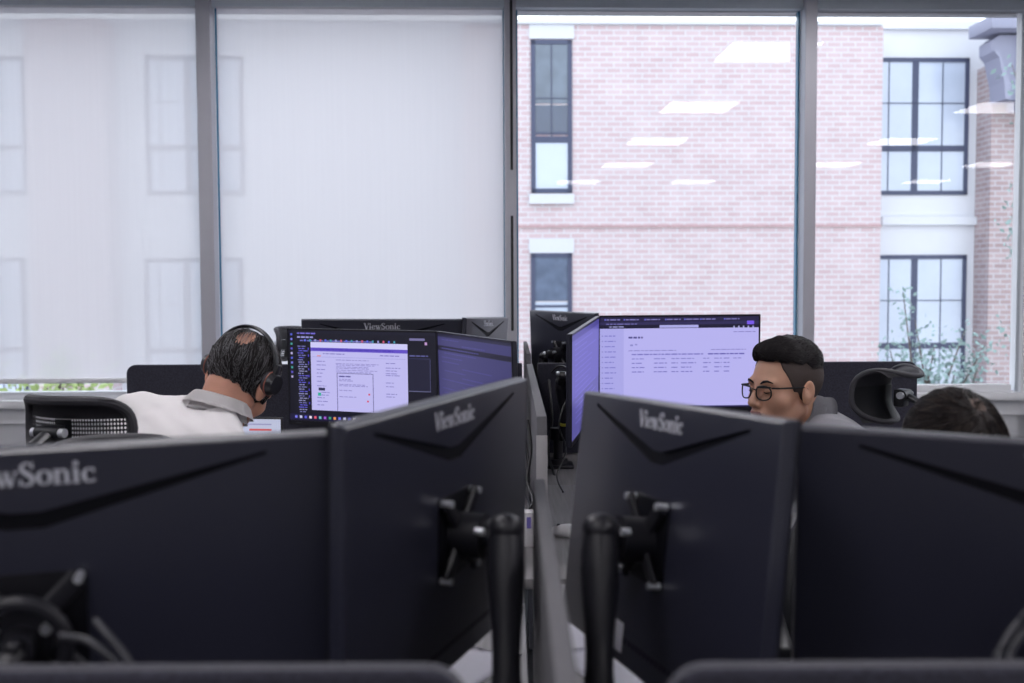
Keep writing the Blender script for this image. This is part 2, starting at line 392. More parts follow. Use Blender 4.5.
def bwin(px0, py0, px1, py1, Y, panes, bars, fw=.055):
    """panes: list of fractions (x0,y0,x1,y1,material) y from the top, bars: muntins (x0,y0,x1,y1,width)"""
    x0, x1 = U(px0, (py0 + py1) / 2, Y), U(px1, (py0 + py1) / 2, Y); zt, zb = Zr((px0 + px1) / 2, py0, Y), Zr((px0 + px1) / 2, py1, Y)
    W_, H_ = x1 - x0, zt - zb
    X = lambda a: x0 + a * W_
    Zf = lambda b: zt - b * H_
    f = MB(); y0, y1 = Y - .02, Y + .03
    f.box2((x0, y0, zb), (x0 + fw, y1, zt)); f.box2((x1 - fw, y0, zb), (x1, y1, zt)); f.box2((x0, y0, zt - fw), (x1, y1, zt)); f.box2((x0, y0, zb), (x1, y1, zb + fw))
    for a0, b0, a1, b1, w_ in bars:
        if a0 == a1: f.box2((X(a0) - w_ / 2, y0 + .004, Zf(b1)), (X(a0) + w_ / 2, y1, Zf(b0)))
        else: f.box2((X(a0), y0 + .004, Zf(b0) - w_ / 2), (X(a1), y1, Zf(b0) + w_ / 2))
    fr = f.build('window', M_NFR, bld, None)
    for a0, b0, a1, b1, m in panes:
        MB().box2((X(a0) + .01, Y - .008, Zf(b1) + .01), (X(a1) - .01, Y - .003, Zf(b0) - .01)).build('pane', m, fr, None)
bwin(531, 40, 572, 193, YF, [(0, 0, 1, .42, M_DPANE), (0, .42, 1, .62, mat('darker_pane', (.05, .07, .12), .1, noise=.3, nscale=3, spec=.9)), (0, .64, 1, 1, M_CURT)], [(0, .65, 1, .65, .08), (.5, 0, .5, .63, .015), (0, .38, 1, .38, .012), (0, .61, 1, .61, .03)])
bwin(531, 253, 572, 400, YF, [(0, 0, 1, .33, mat('dim_pane', (.12, .15, .22), .15, noise=.5, nscale=6)), (0, .33, 1, 1, M_CURT)], [(0, .36, 1, .36, .03), (0, .65, 1, .65, .08)])
big = [(0, 0, .43, .66, M_CURT), (.43, 0, 1, .66, M_CURT), (0, .66, .43, 1, M_CURT), (.43, .66, 1, 1, M_CURT)]
bb = [(.43, 0, .43, 1, .085), (0, .66, 1, .66, .08), (.15, 0, .15, 1, .012), (.72, 0, .72, 1, .012), (0, .33, 1, .33, .012)]
bwin(874, 58, 968, 195, YF + .5, big, bb)
bwin(874, 255, 965, 392, YF + .5, big, bb)
for a, b in ((146, 244), (-60, 27)):
    bwin(a, 56, b, 195, YF + .35, big, bb); bwin(a, 258, b, 397, YF + .35, big, bb)
# downpipe with bracket and gutter box
dp = thing('corbel_bracket', 'grey lavender corbel under the roof soffit, top right outside the window', 'bracket', ROOM)
Yd = YF - .1
d = MB(); d.box2((U(974, 30, Yd), Yd - .45, Zr(990, 37, Yd)), (U(1060, 30, Yd), Yd + .15, Zr(990, 24, Yd)), bev=.01); d.build('soffit', M_DS, dp)
d = MB(); d.prism([(U(a_, b_, Yd), Zr(a_, b_, Yd)) for a_, b_ in ((983, 56), (983, 45), (991, 39), (1009, 39), (1009, 103), (994, 103), (993, 86), (988, 62))], Yd - .2, Yd + .1); d.build('corbel', M_DS, dp, None)
d = MB(); d.prism([(U(a_, b_, Yd), Zr(a_, b_, Yd)) for a_, b_ in ((983, 56), (988, 55), (999, 88), (999, 103), (994, 103), (993, 86), (988, 62))], Yd - .28, Yd - .2); d.build('corbel_edge', M_DS, dp, None)
d = MB(); d.box2((U(1011, 60, Yd), Yd - .3, Zr(1016, 112, Yd)), (U(1040, 60, Yd), Yd + .1, Zr(1016, 39, Yd)), bev=.01); d.build('post_cap', M_DS, dp)

# trees in the yard
M_LEAF = mat('leaf_green', (.27, .38, .37), .6, noise=.4, nscale=5)
M_LEAF2 = mat('leaf_yellow_green', (.42, .52, .22), .6, noise=.4, nscale=5)
M_BARK = mat('bark', (.14, .11, .10), .9, noise=.3)
def tree(label, base, tips, nleaf, lm, ls=.09):
    root = thing('yard_tree', label, 'tree', ROOM @ Matrix.Translation(base))
    base = Vector(base); br = MB(); lf = MB()
    zt = min(t_[1].z for t_ in tips) - base.z
    j = Vector((0, 0, max(.6, zt - .5)))
    br.tube([(0, 0, 0), j * .5 + Vector((.05, 0, 0)), j], [.07, .055, .04], 8)
    for (c, tip, rad) in tips:
        a = j; b = Vector(c) - base; cc = Vector(tip) - base
        mid = (a + b) / 2 + Vector((random.uniform(-.1, .1), random.uniform(-.1, .1), 0))
        br.tube([a, mid, b, cc], [.03, .02, .012, .004], 6)
        for k in range(int(nleaf)):
            t_ = random.random(); p = (b.lerp(cc, t_) if random.random() < .7 else mid.lerp(b, t_)) + Vector([random.gauss(0, rad) for _ in range(3)])
            d_ = Vector([random.uniform(-1, 1) for _ in range(3)]).normalized(); n_ = Vector([random.uniform(-1, 1) for _ in range(3)]); e = d_.cross(n_).normalized(); s_ = ls * random.uniform(.6, 1.2)
            vs = [lf.bm.verts.new(p + q) for q in (d_ * s_ * -.5, e * s_ * .28, d_ * s_ * .5, e * s_ * -.28)]; lf.bm.faces.new(vs)
    br.build('branches', M_BARK, root); lf.build('foliage', lm, root, None)
Yt = 9.6
def T(px, py, qx, qy, rad=.1, Y=Yt): return (rp(px, py, Y), rp(qx, qy, Y), rad)
bx = rp(930, 600, Yt); tree('slender leafy tree outside in front of the lower apartment window', (bx.x, Yt, -3.5),
     [T(915, 390, 903, 292, .07), T(925, 380, 915, 320, .09), T(945, 385, 965, 330, .1), T(960, 390, 985, 345, .07), T(900, 390, 890, 350, .08), T(935, 400, 925, 365, .16), T(915, 395, 900, 370, .14), T(970, 395, 978, 365, .1), T(950, 395, 955, 370, .14), T(925, 395, 935, 345, .13)], 120, M_LEAF, .065)
bx = rp(1040, 600, Yt); tree('leafy tree at right edge in front of brown brick column', (bx.x, Yt, -3.5),
     [T(1030, 280, 1012, 215, .07), T(1030, 240, 1015, 185, .06), T(1035, 130, 1012, 65, .07), T(1035, 200, 1016, 250, .06), T(1035, 330, 1010, 345, .13)], 80, M_LEAF, .065)
bx = rp(55, 600, Yt); tree('yellow green shrub outside under the leftmost blind', (bx.x, Yt, -3.5),
     [T(20, 400, 15, 385, .12), T(50, 400, 45, 380, .14), T(75, 400, 85, 380, .14), T(65, 400, 60, 370, .16), T(60, 380, 62, 358, .06)], 90, M_LEAF2, .1)

# ================================================================== MONITORS
def stroke(mb, pts, ws, y0, y1):
    pts = [Vector(p) for p in pts]; n = len(pts); L = []; Rr = []
    for i, p in enumerate(pts):
        a = pts[max(0, i - 1)]; b = pts[min(n - 1, i + 1)]; t_ = (b - a).normalized(); nn = Vector((-t_.y, t_.x)); w_ = (ws[i] if isinstance(ws, (list, tuple)) else ws) / 2
        L.append(p + nn * w_); Rr.append(p - nn * w_)
    for i in range(n - 1): mb.prism([tuple(L[i]), tuple(Rr[i]), tuple(Rr[i + 1]), tuple(L[i + 1])], y0, y1)
def logo_mesh(h=.0235):
    mb = MB(); y0, y1 = -.0006, .0006; x = 0; G = []
    def S(p, w_): G.append((p, w_))
    def arc(cx, cy, rx, ry, a0, a1, n, wf): return [(cx + rx * math.cos(R(a0 + (a1 - a0) * k / n)), cy + ry * math.sin(R(a0 + (a1 - a0) * k / n))) for k in range(n + 1)], [wf(R(a0 + (a1 - a0) * k / n)) for k in range(n + 1)]
    thick = lambda t_: .05 + .13 * abs(math.cos(t_)) ** 1.5
    def glyph(ch, x):
        o = lambda ps: [(a + x, b) for a, b in ps]
        if ch == 'V':
            S(o([(.14, 1), (.46, 0)]), .2); S(o([(.8, 1), (.46, 0)]), .075); S(o([(-.02, .975), (.32, .975)]), .05); S(o([(.62, .975), (.95, .975)]), .05); return .86
        if ch == 'i':
            S(o([(.17, 0), (.17, .64)]), .17); S(o([(0, .025), (.34, .025)]), .05); S(o([(0, .62), (.2, .62)]), .05); S(o([(.17, .76), (.17, .95)]), .19); return .40
        if ch == 'e':
            p, w_ = arc(.32, .32, .24, .29, 15, 325, 16, thick); S(o(p), w_); S(o([(.12, .36), (.54, .36)]), .06); return .62
        if ch == 'w':
            S(o([(.1, .64), (.3, 0)]), .17); S(o([(.3, 0), (.47, .55)]), .06); S(o([(.42, .64), (.62, 0)]), .17); S(o([(.62, 0), (.83, .64)]), .06)
            S(o([(-.03, .62), (.26, .62)]), .05); S(o([(.34, .62), (.56, .62)]), .05); S(o([(.7, .62), (.95, .62)]), .05); return .94
        if ch == 'S':
            p = [(.53, .78), (.48, .9), (.36, .97), (.22, .95), (.12, .85), (.12, .71), (.22, .6), (.38, .48), (.52, .36), (.55, .22), (.47, .08), (.33, .02), (.18, .04), (.09, .14), (.06, .28)]
            S(o(p), [.05, .06, .07, .1, .14, .16, .18, .2, .18, .16, .13, .09, .07, .06, .05]); S(o([(.55, 1), (.55, .7)]), .05); S(o([(.045, 0), (.045, .3)]), .05); return .68
        if ch == 'o':
            p, w_ = arc(.33, .32, .25, .29, 0, 360, 20, thick); S(o(p), w_); return .68
        if ch == 'n':
            S(o([(.15, 0), (.15, .64)]), .17); S(o([(.15, .45), (.27, .59), (.4, .61), (.5, .54), (.54, .4)]), [.05, .08, .1, .13, .16]); S(o([(.54, .42), (.54, 0)]), .17)
            S(o([(0, .025), (.32, .025)]), .05); S(o([(.38, .025), (.7, .025)]), .05); S(o([(0, .62), (.18, .62)]), .05); return .74
        if ch == 'c':
            p, w_ = arc(.32, .32, .24, .29, 50, 320, 15, thick); S(o(p), w_); S(o([(.44, .5), (.52, .5)]), .13); return .6
    for ch in 'ViewSonic': x += glyph(ch, x)
    for p, w_ in G:
        stroke(mb, [((a - x / 2) * h, (b - .5) * h) for a, b in p], [q * h for q in w_] if isinstance(w_, list) else w_ * h, y0, y1)
    return mb.mesh('logo', M_LOGO)
LOGO = logo_mesh()

MW, MH = .612, .365
def housing_mesh():
    m = MB()
    m.box((0, .001, 0), (MW, .010, MH), bev=.002); m.mi = 2
    # shell on the back, a shallow truncated pyramid; back looks to -Y
    def ring(hx, hz, y, cz=0): return [(-hx, y, -hz + cz), (hx, y, -hz + cz), (hx, y, hz + cz), (-hx, y, hz + cz)]
    m.mi = 0
    rs = [ring(MW / 2 - .001, MH / 2 - .001, -.0035), ring(MW / 2 - .0025, MH / 2 - .0025, -.0095), ring(MW / 2 - .005, MH / 2 - .005, -.0115)]
    vs = [[m.bm.verts.new(p) for p in r_] for r_ in rs]
    for A, B in zip(vs, vs[1:]):
        for k in range(4): m.bm.faces.new((A[k], A[(k + 1) % 4], B[(k + 1) % 4], B[k])).material_index = 0
    m.bm.faces.new(vs[-1][::-1]).material_index = 0
    m.bm.faces.new(vs[0]).material_index = 0
    return m.mesh('housing', [M_BACK, M_GROOVE, M_EDGE], None)
HOUS = housing_mesh()
def cut_groove(me):
    # chevron channel cut into the back shell
    o = bpy.data.objects.new('tmp', me); COL.objects.link(o)
    t_ = MH / 2
    up = [(-.238, t_ - .016), (-.014, t_ - .0655), (.014, t_ - .0655), (.238, t_ - .016)]
    lo = [(.237, t_ - .0205), (.018, t_ - .083), (-.018, t_ - .083), (-.237, t_ - .0205)]
    c = MB(); c.prism(up + lo, -.03, -.0070); cme = c.mesh('cut', [M_BACK, M_GROOVE]); 
    for p in cme.polygons: p.material_index = 1
    co = bpy.data.objects.new('cut', cme); COL.objects.link(co)
    md = o.modifiers.new('b', 'BOOLEAN'); md.operation = 'DIFFERENCE'; md.object = co; md.solver = 'EXACT'
    bpy.context.view_layer.update()
    ev = o.evaluated_get(bpy.context.evaluated_depsgraph_get()); res = bpy.data.meshes.new_from_object(ev)
    bpy.data.objects.remove(o); bpy.data.objects.remove(co)
    res.name = 'housing'; return res
H2 = cut_groove(HOUS)
if len(H2.polygons) > 20: HOUS = H2
m = MB(); m.box2((-MW / 2, .006, -MH / 2), (-MW / 2 + .006, .0085, MH / 2)); m.box2((MW / 2 - .006, .006, -MH / 2), (MW / 2, .0085, MH / 2)); m.box2((-MW / 2, .006, MH / 2 - .007), (MW / 2, .0085, MH / 2)); m.box2((-MW / 2, .006, -MH / 2), (MW / 2, .0085, -MH / 2 + .016))
BEZ = m.mesh('bezel', M_BEZEL)
SX, SZ0, SZ1 = MW / 2 - .006, -MH / 2 + .016, MH / 2 - .007
PAL = {}
def pc(c, s=1.0):
    k = 'ui_%02x%02x%02x' % tuple(c)
    lin = [((q / 255 + .055) / 1.055) ** 2.4 if q > 10 else q / 255 / 12.92 for q in c]
    return emi(k, lin, s)
def screen_mesh(items):
    """items: (x0,y0,x1,y1,(r,g,b)) in screen fractions, y down; later ones lie on top"""
    m = MB(); mats = []
    for k, (x0, y0, x1, y1, c) in enumerate(items):
        mt = pc(c)
        if mt not in mats: mats.append(mt)
        w_ = SX * 2; h_ = SZ1 - SZ0; y = .0068 + .000012 * k
        # seen from +Y: image-left is +X
        P = lambda a, b: (SX - a * w_, y, SZ1 - b * h_)
        v = [m.bm.verts.new(q) for q in (P(x0, y0), P(x0, y1), P(x1, y1), P(x1, y0))]; m.bm.faces.new(v).material_index = mats.index(mt)
    me = bpy.data.meshes.new('screen'); m.bm.to_mesh(me); m.bm.free()
    for q in mats: me.materials.append(q)
    return me
def words(x, y, w_, h_, c, it):
    e = x + w_
    while x < e - .004:
        q = random.uniform(.012, .04); it.append((x, y, min(x + q, e), y + h_, c)); x += q + .006
OFF = [(0, 0, 1, 1, (10, 10, 14))]
def ui_dark():
    it = [(0, 0, 1, 1, (20, 20, 34)), (0, 0, .045, 1, (14, 14, 28)), (.0, .0, 1, .03, (26, 26, 44)), (.045, .12, .15, .93, (17, 17, 30))]
    for k in range(10): it.append((.012, .035 + k * .052, .026, .058 + k * .052, [(80, 90, 200), (120, 120, 220), (70, 160, 150), (90, 80, 190), (180, 170, 210)][k % 5]))
    words(.06, .025, .13, .014, (120, 110, 220), it); words(.06, .065, .12, .018, (150, 150, 210), it); words(.08, .105, .5, .014, (110, 110, 190), it)
    for k in range(18): it.append((.11 + k * .036, .095, .122 + k * .036, .12, [(90, 100, 220), (200, 90, 120), (150, 150, 210), (70, 150, 170)][(k * 7) % 4]))
    for k in range(30): words(.062 + (k % 3) * .004, .17 + k * .025, random.uniform(.035, .07), .010, random.choice([(150, 150, 195), (120, 120, 180), (100, 95, 210)]), it)
    for k in range(9): it.append((.135, .19 + k * .075, .142, .215 + k * .075, (80, 70, 200)))
    it += [(.155, .125, .815, .875, (190, 186, 238)), (.155, .125, .815, .185, (205, 203, 246)), (.155, .185, .815, .225, (98, 78, 196)), (.165, .285, .80, .289, (150, 150, 215))]
    words(.17, .198, .55, .012, (70, 55, 170), it); words(.24, .245, .16, .010, (120, 115, 190), it); words(.63, .25, .13, .010, (120, 115, 190), it)
    it += [(.2, .27, .225, .28, (225, 120, 90)), (.205, .625, .25, .655, (40, 40, 80)), (.2, .68, .222, .715, (40, 170, 150))]
    for k, y in enumerate((.33, .37, .42, .46, .5, .55, .6, .67, .70, .73, .77, .81)): words(.195 + (.03 if 6 < k < 9 else 0), y, random.uniform(.03, .08), .009, (130, 125, 195), it)
    for y in (.31, .35, .365, .385, .40, .42, .44): words(.33, y, random.uniform(.22, .32), .008, (140, 135, 200), it)
    it += [(.335, .455, .585, .461, (70, 65, 130)), (.335, .455, .339, .875, (70, 65, 130)), (.581, .455, .585, .875, (70, 65, 130))]
    words(.35, .485, .08, .014, (80, 75, 150), it)
    for y in (.52, .535, .575, .59, .64, .71): words(.35, y, random.uniform(.05, .2), .008, (135, 130, 195), it)
    it += [(.55, .67, .562, .688, (215, 60, 90)), (.54, .745, .552, .763, (215, 60, 90))]
    for y in (.33, .38, .41, .44, .46, .54, .58, .66, .69): words(.67, y, random.uniform(.05, .1), .009, (130, 125, 195), it)
    it += [(.83, .06, .93, .085, (120, 115, 160)), (.82, .27, .965, .28, (52, 52, 84)), (.82, .28, .965, .62, (30, 30, 52)), (.82, .62, .965, .626, (120, 120, 160)), (.962, .28, .965, .62, (90, 90, 130)), (.93, .10, .945, .13, (190, 150, 200))]
    words(.83, .24, .12, .012, (100, 100, 160), it)
    it.append((0, .925, 1, .99, (28, 24, 60)))
    cs = [(120, 120, 230), (200, 200, 230), (90, 90, 210), (230, 220, 230), (220, 90, 110), (110, 190, 190), (160, 90, 200), (60, 150, 110), (230, 150, 90)]
    for k in range(20): it.append((.035 + k * .034, .942, .052 + k * .034, .970, cs[k % 9]))
    return it
def ui_light():
    it = [(0, 0, 1, 1, (182, 178, 238)), (0, 0, 1, .055, (34, 30, 64)), (0, .055, 1, .095, (46, 42, 84)), (0, .085, 1, .125, (26, 24, 50)), (.375, .09, .62, .12, (170, 168, 228)), (0, .125, .15, 1, (170, 167, 230))]
    for k, x in enumerate((.03, .15, .28, .41, .53, .63, .78)): it.append((x, .02, x + .008, .036, (110, 110, 220))); words(x + .012, .022, .085, .012, (130, 125, 190), it)
    it += [(.925, .05, .97, .09, (120, 90, 230))]; words(.04, .07, .2, .012, (110, 105, 170), it); words(.06, .10, .1, .012, (150, 150, 200), it)
    for k in range(5): it.append((.84 + .03 * k, .105, .848 + .03 * k, .125, (170, 170, 220)))
    for k in range(11): words(.03, .2 + k * .058, random.uniform(.05, .085), .012, (126, 122, 203), it); it.append((.012, .2 + k * .058, .02, .212 + k * .058, (130, 125, 200)))
    words(.18, .215, .09, .020, (80, 75, 140), it); it += [(.19, .30, .208, .32, (140, 138, 205)), (.22, .295, .235, .31, (140, 138, 205))]
    words(.18, .365, .3, .010, (135, 130, 200), it); words(.7, .36, .22, .010, (135, 130, 200), it); words(.84, .165, .14, .010, (135, 130, 200), it)
    words(.2, .405, .45, .014, (120, 114, 195), it); words(.68, .405, .23, .014, (90, 84, 175), it)
    for r_ in range(4):
        for x, w_ in ((.2, .08), (.34, .09), (.45, .05), (.51, .09), (.65, .05), (.72, .05), (.78, .05), (.84, .06)):
            if r_ and x > .82: continue
            words(x, .455 + r_ * .048, w_ * random.uniform(.7, 1.1), .011, (132, 128, 204) if r_ == 0 else (120, 115, 195), it)
    it += [(0, .985, 1, 1, (40, 36, 90))]
    return it
def ui_dim(base=(58, 56, 104)):
    it = [(0, 0, 1, 1, base), (0, .12, 1, .17, tuple(q // 3 for q in base)), (0, 0, 1, .03, tuple(q // 2 for q in base))]
    c = tuple(min(255, int(q * 1.25)) for q in base)
    for k in range(20): words(.06 + random.choice([0, .04, .3]), .05 + k * .045, random.uniform(.2, .55), .012, c, it)
    it.append((0, .96, 1, 1, tuple(q // 2 for q in base)))
    return it
def ui_purple():
    it = [(0, 0, 1, 1, (92, 86, 168)), (0, .0, 1, .06, (70, 64, 140)), (0, .62, 1, 1, (84, 80, 150))]
    for k in range(16): words(.1, .1 + k * .05, random.uniform(.3, .8), .012, (110, 104, 188), it)
    return it

def corner_place(TL, dL, TR, side, tilt=0, flip=False, scale=1.0):
    """monitor frame from its two upper corners; side +1: the second corner is farther, -1: nearer"""
    W_ = MW * scale; a = at(*TL, dL); d = ray(*TR); d = d / d.y; o = Vector((0, 0, CAM_Z))
    # |o + d*t - a| = W_
    q = o - a; A = d.dot(d); B = 2 * q.dot(d); C = q.dot(q) - W_ * W_; disc = B * B - 4 * A * C
    if disc < 0: print('corner_place: no solution', TL, TR, disc); disc = 0
    t_ = (-B + side * math.sqrt(disc)) / (2 * A); b = o + d * t_
    x = (b - a).normalized(); z = (Vector((0, 0, 1)) - x * x.z).normalized(); y = z.cross(x)   # y points away from the viewer
    rot = Matrix.Rotation(R(tilt), 3, x); y = rot @ y; z = rot @ z
    c = (a + b) / 2 - z * (MH * scale / 2)
    print('monitor', TL, 'corner depths', round(a.y, 2), round(b.y, 2), 'centre', tuple(round(v, 3) for v in c))
    if flip: x, y = -x, -y
    return basis(x, y, z, c) @ Matrix.Diagonal((scale, scale, scale, 1))
def monitor(label, M_, ui=OFF, group=None, sticker=False):
    root = thing('monitor', label, 'monitor', M_, group)
    link('housing', HOUS, root); link('bezel', BEZ, root); link('screen', screen_mesh(ui), root)
    link('logo', LOGO, root, Matrix.Translation((0, -.0118, MH / 2 - .0265)))
    MB().box2((-.055, -.0140, -.055), (.055, -.0110, .055), bev=.002).build('mount_recess', M_GROOVE, root)
    v = MB()
    for k in range(26): v.box2((-.16 + k * .0126, -.0118, -.150), (-.154 + k * .0126, -.0112, -.142))
    v.build('vents', M_GROOVE, root)
    if sticker: MB().box2((-.09, -.0120, -.165), (-.055, -.0114, -.125)).build('sticker', M_PAPER, root)['label'] = 'small pale sticker'
    MB().box2((SX - .05, .0086, -MH / 2 + .006), (SX - .025, .0088, -MH / 2 + .009)).build('power_light', M_EDGE, root)
    return root
GN = 'black monitors in the nearest row, backs to the viewer'
P1 = corner_place((-332, 465), .95, (331, 430), 1, 2)
mon1 = monitor('black monitor in the nearest row at left edge of the photo, cut by the frame', P1, group=GN)
P2 = corner_place((334, 425), 1.055, (521, 377), 1, 1)
mon2 = monitor('black monitor turned sideways, left of the central panel in the nearest row', P2, group=GN)
def mirror_fix(TL, TR, dR, tilt):
    # right corner is the near one: solve for the left corner
    b = at(*TR, dR); d = ray(*TL); d = d / d.y; o = Vector((0, 0, CAM_Z)); q = o - b
    A = d.dot(d); B = 2 * q.dot(d); C = q.dot(q) - MW * MW; disc = max(0, B * B - 4 * A * C); t_ = (-B + math.sqrt(disc)) / (2 * A); a = o + d * t_
    x = (b - a).normalized(); z = (Vector((0, 0, 1)) - x * x.z).normalized(); y = z.cross(x)
    rot = Matrix.Rotation(R(tilt), 3, x); y = rot @ y; z = rot @ z
    print('mirror', TL, 'left depth', round(a.y, 2), 'disc', round(disc, 3))
    return a, b, x, y, z, (a + b) / 2 - z * (MH / 2)
a_, b_, x, y, z, c = mirror_fix((590, 391), (795, 420), 1.055, -7)
P3 = basis(x, y, z, c)
mon3 = monitor('black monitor turned sideways, right of the central panel in the nearest row', P3, group=GN, sticker=True)
a_, b_, x, y, z, c = mirror_fix((798, 424), (1478, 470), .94, 2)
P4 = basis(x, y, z, c)
mon4 = monitor('black monitor in the nearest row at right edge, its lettering beyond the frame', P4, group=GN)
GM = 'monitors of the second row, screens to the viewer'
P5 = corner_place((288, 328), 3.86, (438, 331), -1, 2, True)
mon5 = monitor('lit monitor showing a white page on a dark desktop, right of the headset man', P5, ui_dark(), GM)
P6 = corner_place((438.5, 331), 3.62, (514, 341), -1, 2, True)
mon6 = monitor('dim monitor angled toward the headset man, right beside his bright screen', P6, ui_dim(), GM)
P7 = corner_place((598, 315.5), 3.84, (760, 314), 1, 2, True)
P7 = basis(*[P7.to_3x3().col[k] for k in range(3)], P7.translation)
mon7 = monitor('wide lit monitor with a pale lavender table page in front of the man in glasses', P7, ui_light(), GM)
P8 = corner_place((569.5, 334), 3.22, (597.5, 316), 1, 1, True)
mon8 = monitor('monitor seen almost edge on, purple screen, left of the lavender page monitor', P8, ui_purple(), GM)
GF = 'monitors of the far row, backs to the viewer'
P9 = corner_place((301, 319), 4.2, (463, 319), 1, 3, False, 1.08)
mon9 = monitor('black monitor back showing just above the lit screen of the headset man', P9, group=GF)
P10 = corner_place((464, 317.5), 4.2, (506, 317), 1, 3)
mon10 = monitor('narrow bluish monitor back beside the central mullion, far row', P10, group=GF)
a_, b_, x, y, z, c = mirror_fix((531.5, 310), (597, 313), 4.13, 2)
P11 = basis(x, y, z, c)
mon11 = monitor('black monitor back of the far row, behind the edge-on purple screen', P11, group=GF)

# ------------------------------------------------------------------ monitor arms
DZ = .73
def arm(label, P, base, head, plate_y=-.035, elbow=None, ring=False):
    """base: point on the desk; head: world point where the gas arm ends; the plate sits on the monitor's back"""
    base = Vector(base); head = Vector(head)
    Pn = P.normalized() if hasattr(P, 'normalized') else P
    Pn = Matrix.LocRotScale(P.translation, P.to_quaternion(), None)
    root = thing('monitor_stand', label, 'monitor arm', base); off = Matrix.Translation(-base)
    w_ = lambda p: Vector(p) - base
    L = lambda p: w_(Pn @ Vector(p))
    c = MB(); c.box((0, 0, .006), (.11, .11, .012), bev=.004); c.box((0, 0, -.02), (.06, .09, .005)); c.cyl((0, 0, .01), (0, 0, .03), .035); c.build('clamp_base', M_ARM, root)
    p = MB(); pz = .13; p.cyl((0, 0, .02), (0, 0, pz), .0175); p.mi = 1; p.cyl((0, 0, pz - .004), (0, 0, pz + .002), .0185); p.build('post', [M_ARM, M_STEEL], root)
    el = w_(elbow) if elbow is not None else Vector((head - base).xy.to_3d()) * .35 + Vector((0, 0, pz))
    a = MB(); a.cyl((0, 0, pz - .03), (0, 0, pz + .012), .028); a.tube([(0, 0, pz - .01), (el.x, el.y, pz - .01)], .02, 12, flat=.8); a.cyl((el.x, el.y, pz - .03), (el.x, el.y, pz + .03), .027); a.build('lower_arm', M_ARM, root)
    h = w_(head); s0 = Vector((el.x, el.y, pz + .02)); n = 10
    u = MB(); pts = [s0.lerp(h, k / n) for k in range(n + 1)]
    rad = [.024, .022, .0185, .0165, .0165, .0175, .0195, .0215, .0225, .0225, .019]
    u.tube(pts, rad, 18); u.mi = 1; q = (h - s0).normalized(); u.tube([s0 + q * .012, s0 + q * .022], .0248, 18); u.build('upper_arm', [M_ARM, M_YEL], root)
    k = MB(); pc_ = L((0, -.05, 0)); pd = L((0, -.085, 0))
    k.ball(h + Vector((0, 0, .004)), .0215, (1, 1, .8), 18); k.cyl(h - Vector((0, 0, .02)), h + Vector((0, 0, .008)), .0185); k.tube([h + Vector((0, 0, -.004)), h.lerp(pd, .5), pd], .013, 10); k.tube([pd, pc_], .017, 14); k.build('swivel_head', M_ARM, root)
    v = MB(); v.tube([L((-.05, -.022, .05)), L((.05, -.022, -.05))], .011, 8, flat=.5); v.tube([L((.05, -.022, .05)), L((-.05, -.022, -.05))], .011, 8, flat=.5)
    v.tube([L((0, -.0125, 0)), L((0, -.055, 0))], .03, 20)
    if ring:
        rr_ = [L((.045 * math.cos(2 * math.pi * i / 24), -.075, .045 * math.sin(2 * math.pi * i / 24))) for i in range(24)]
        v.tube(rr_, .008, 8, closed=True)
    vo = v.build('mount_plate', M_ARM, root)
    for sx in (-1, 1):
        for sz in (-1, 1):
            b = MB(); b.tube([L((.05 * sx, -.0135, .05 * sz)), L((.05 * sx, -.030, .05 * sz))], .0048, 10); b.build('bolt', M_STEEL, vo)
    for s_ in (-1, 1):
        b = MB(); b.tube([L((.024 * s_, -.05, .012)), L((.024 * s_, -.062, .012))], .0055, 10); b.build('hinge_screw', M_STEEL, vo)
    b = MB(); b.ball(L((0, -.092, .008)), .008); b.build('hinge_cap', M_ARM if ring else M_STEEL, vo)
    return root
def cen(P, dx=0, dy=0, dz=0): return P @ Vector((dx, dy, dz))
c2 = cen(P2); c3 = cen(P3)
arm('black gas-spring monitor arm left of the central panel, nearest row', P2, (-.075, .98, DZ), (-.008, 1.20, 1.092), elbow=(-.008, 1.12, 0))
arm('black gas-spring monitor arm right of the central panel, nearest row', P3, (.17, .98, DZ), (.1035, 1.20, 1.092), elbow=(.095, 1.12, 0))
c1 = cen(P1); arm('black monitor arm with round joint behind the leftmost monitor', P1, (c1.x + .02, .915, DZ), (c1.x + .01, .90, 1.0), elbow=(c1.x - .08, .92, 0), ring=True)
c4 = cen(P4); arm('black monitor arm on the rightmost monitor of the nearest row', P4, (c4.x, .915, DZ), (c4.x - .01, .90, 1.0), elbow=(c4.x + .08, .92, 0))
for P, l, d in ((P5, 'monitor arm behind the lit white page screen', .13), (P6, 'monitor arm behind the dim angled screen left of the spine', .12), (P7, 'monitor arm behind the lavender page screen', .13)):
    c = cen(P, 0, -.14, 0); arm('black ' + l, P, (c.x, min(3.95, c.y + .02), DZ), (c.x, c.y, c.z - .03))
arm('black monitor arm with round knuckle beside the edge-on purple screen', P8, at(558, 470, 3.7).xy.to_3d() + Vector((0, 0, DZ)), at(561, 383, 3.62), elbow=at(566, 470, 3.68))
arm('dark monitor arm under the far black monitor back right of the spine', P11, at(545, 420, 4.4).xy.to_3d() + Vector((0, 0, DZ)), at(543.5, 357, 4.45), elbow=at(540, 420, 4.45))
for P, l in ((P9, 'black monitor arm of the far flat monitor back'), (P10, 'black monitor arm of the narrow far monitor back')):
    c = cen(P, 0, -.12, 0); arm(l, P, (c.x, max(4.12, c.y), DZ), (c.x, c.y, c.z - .02))

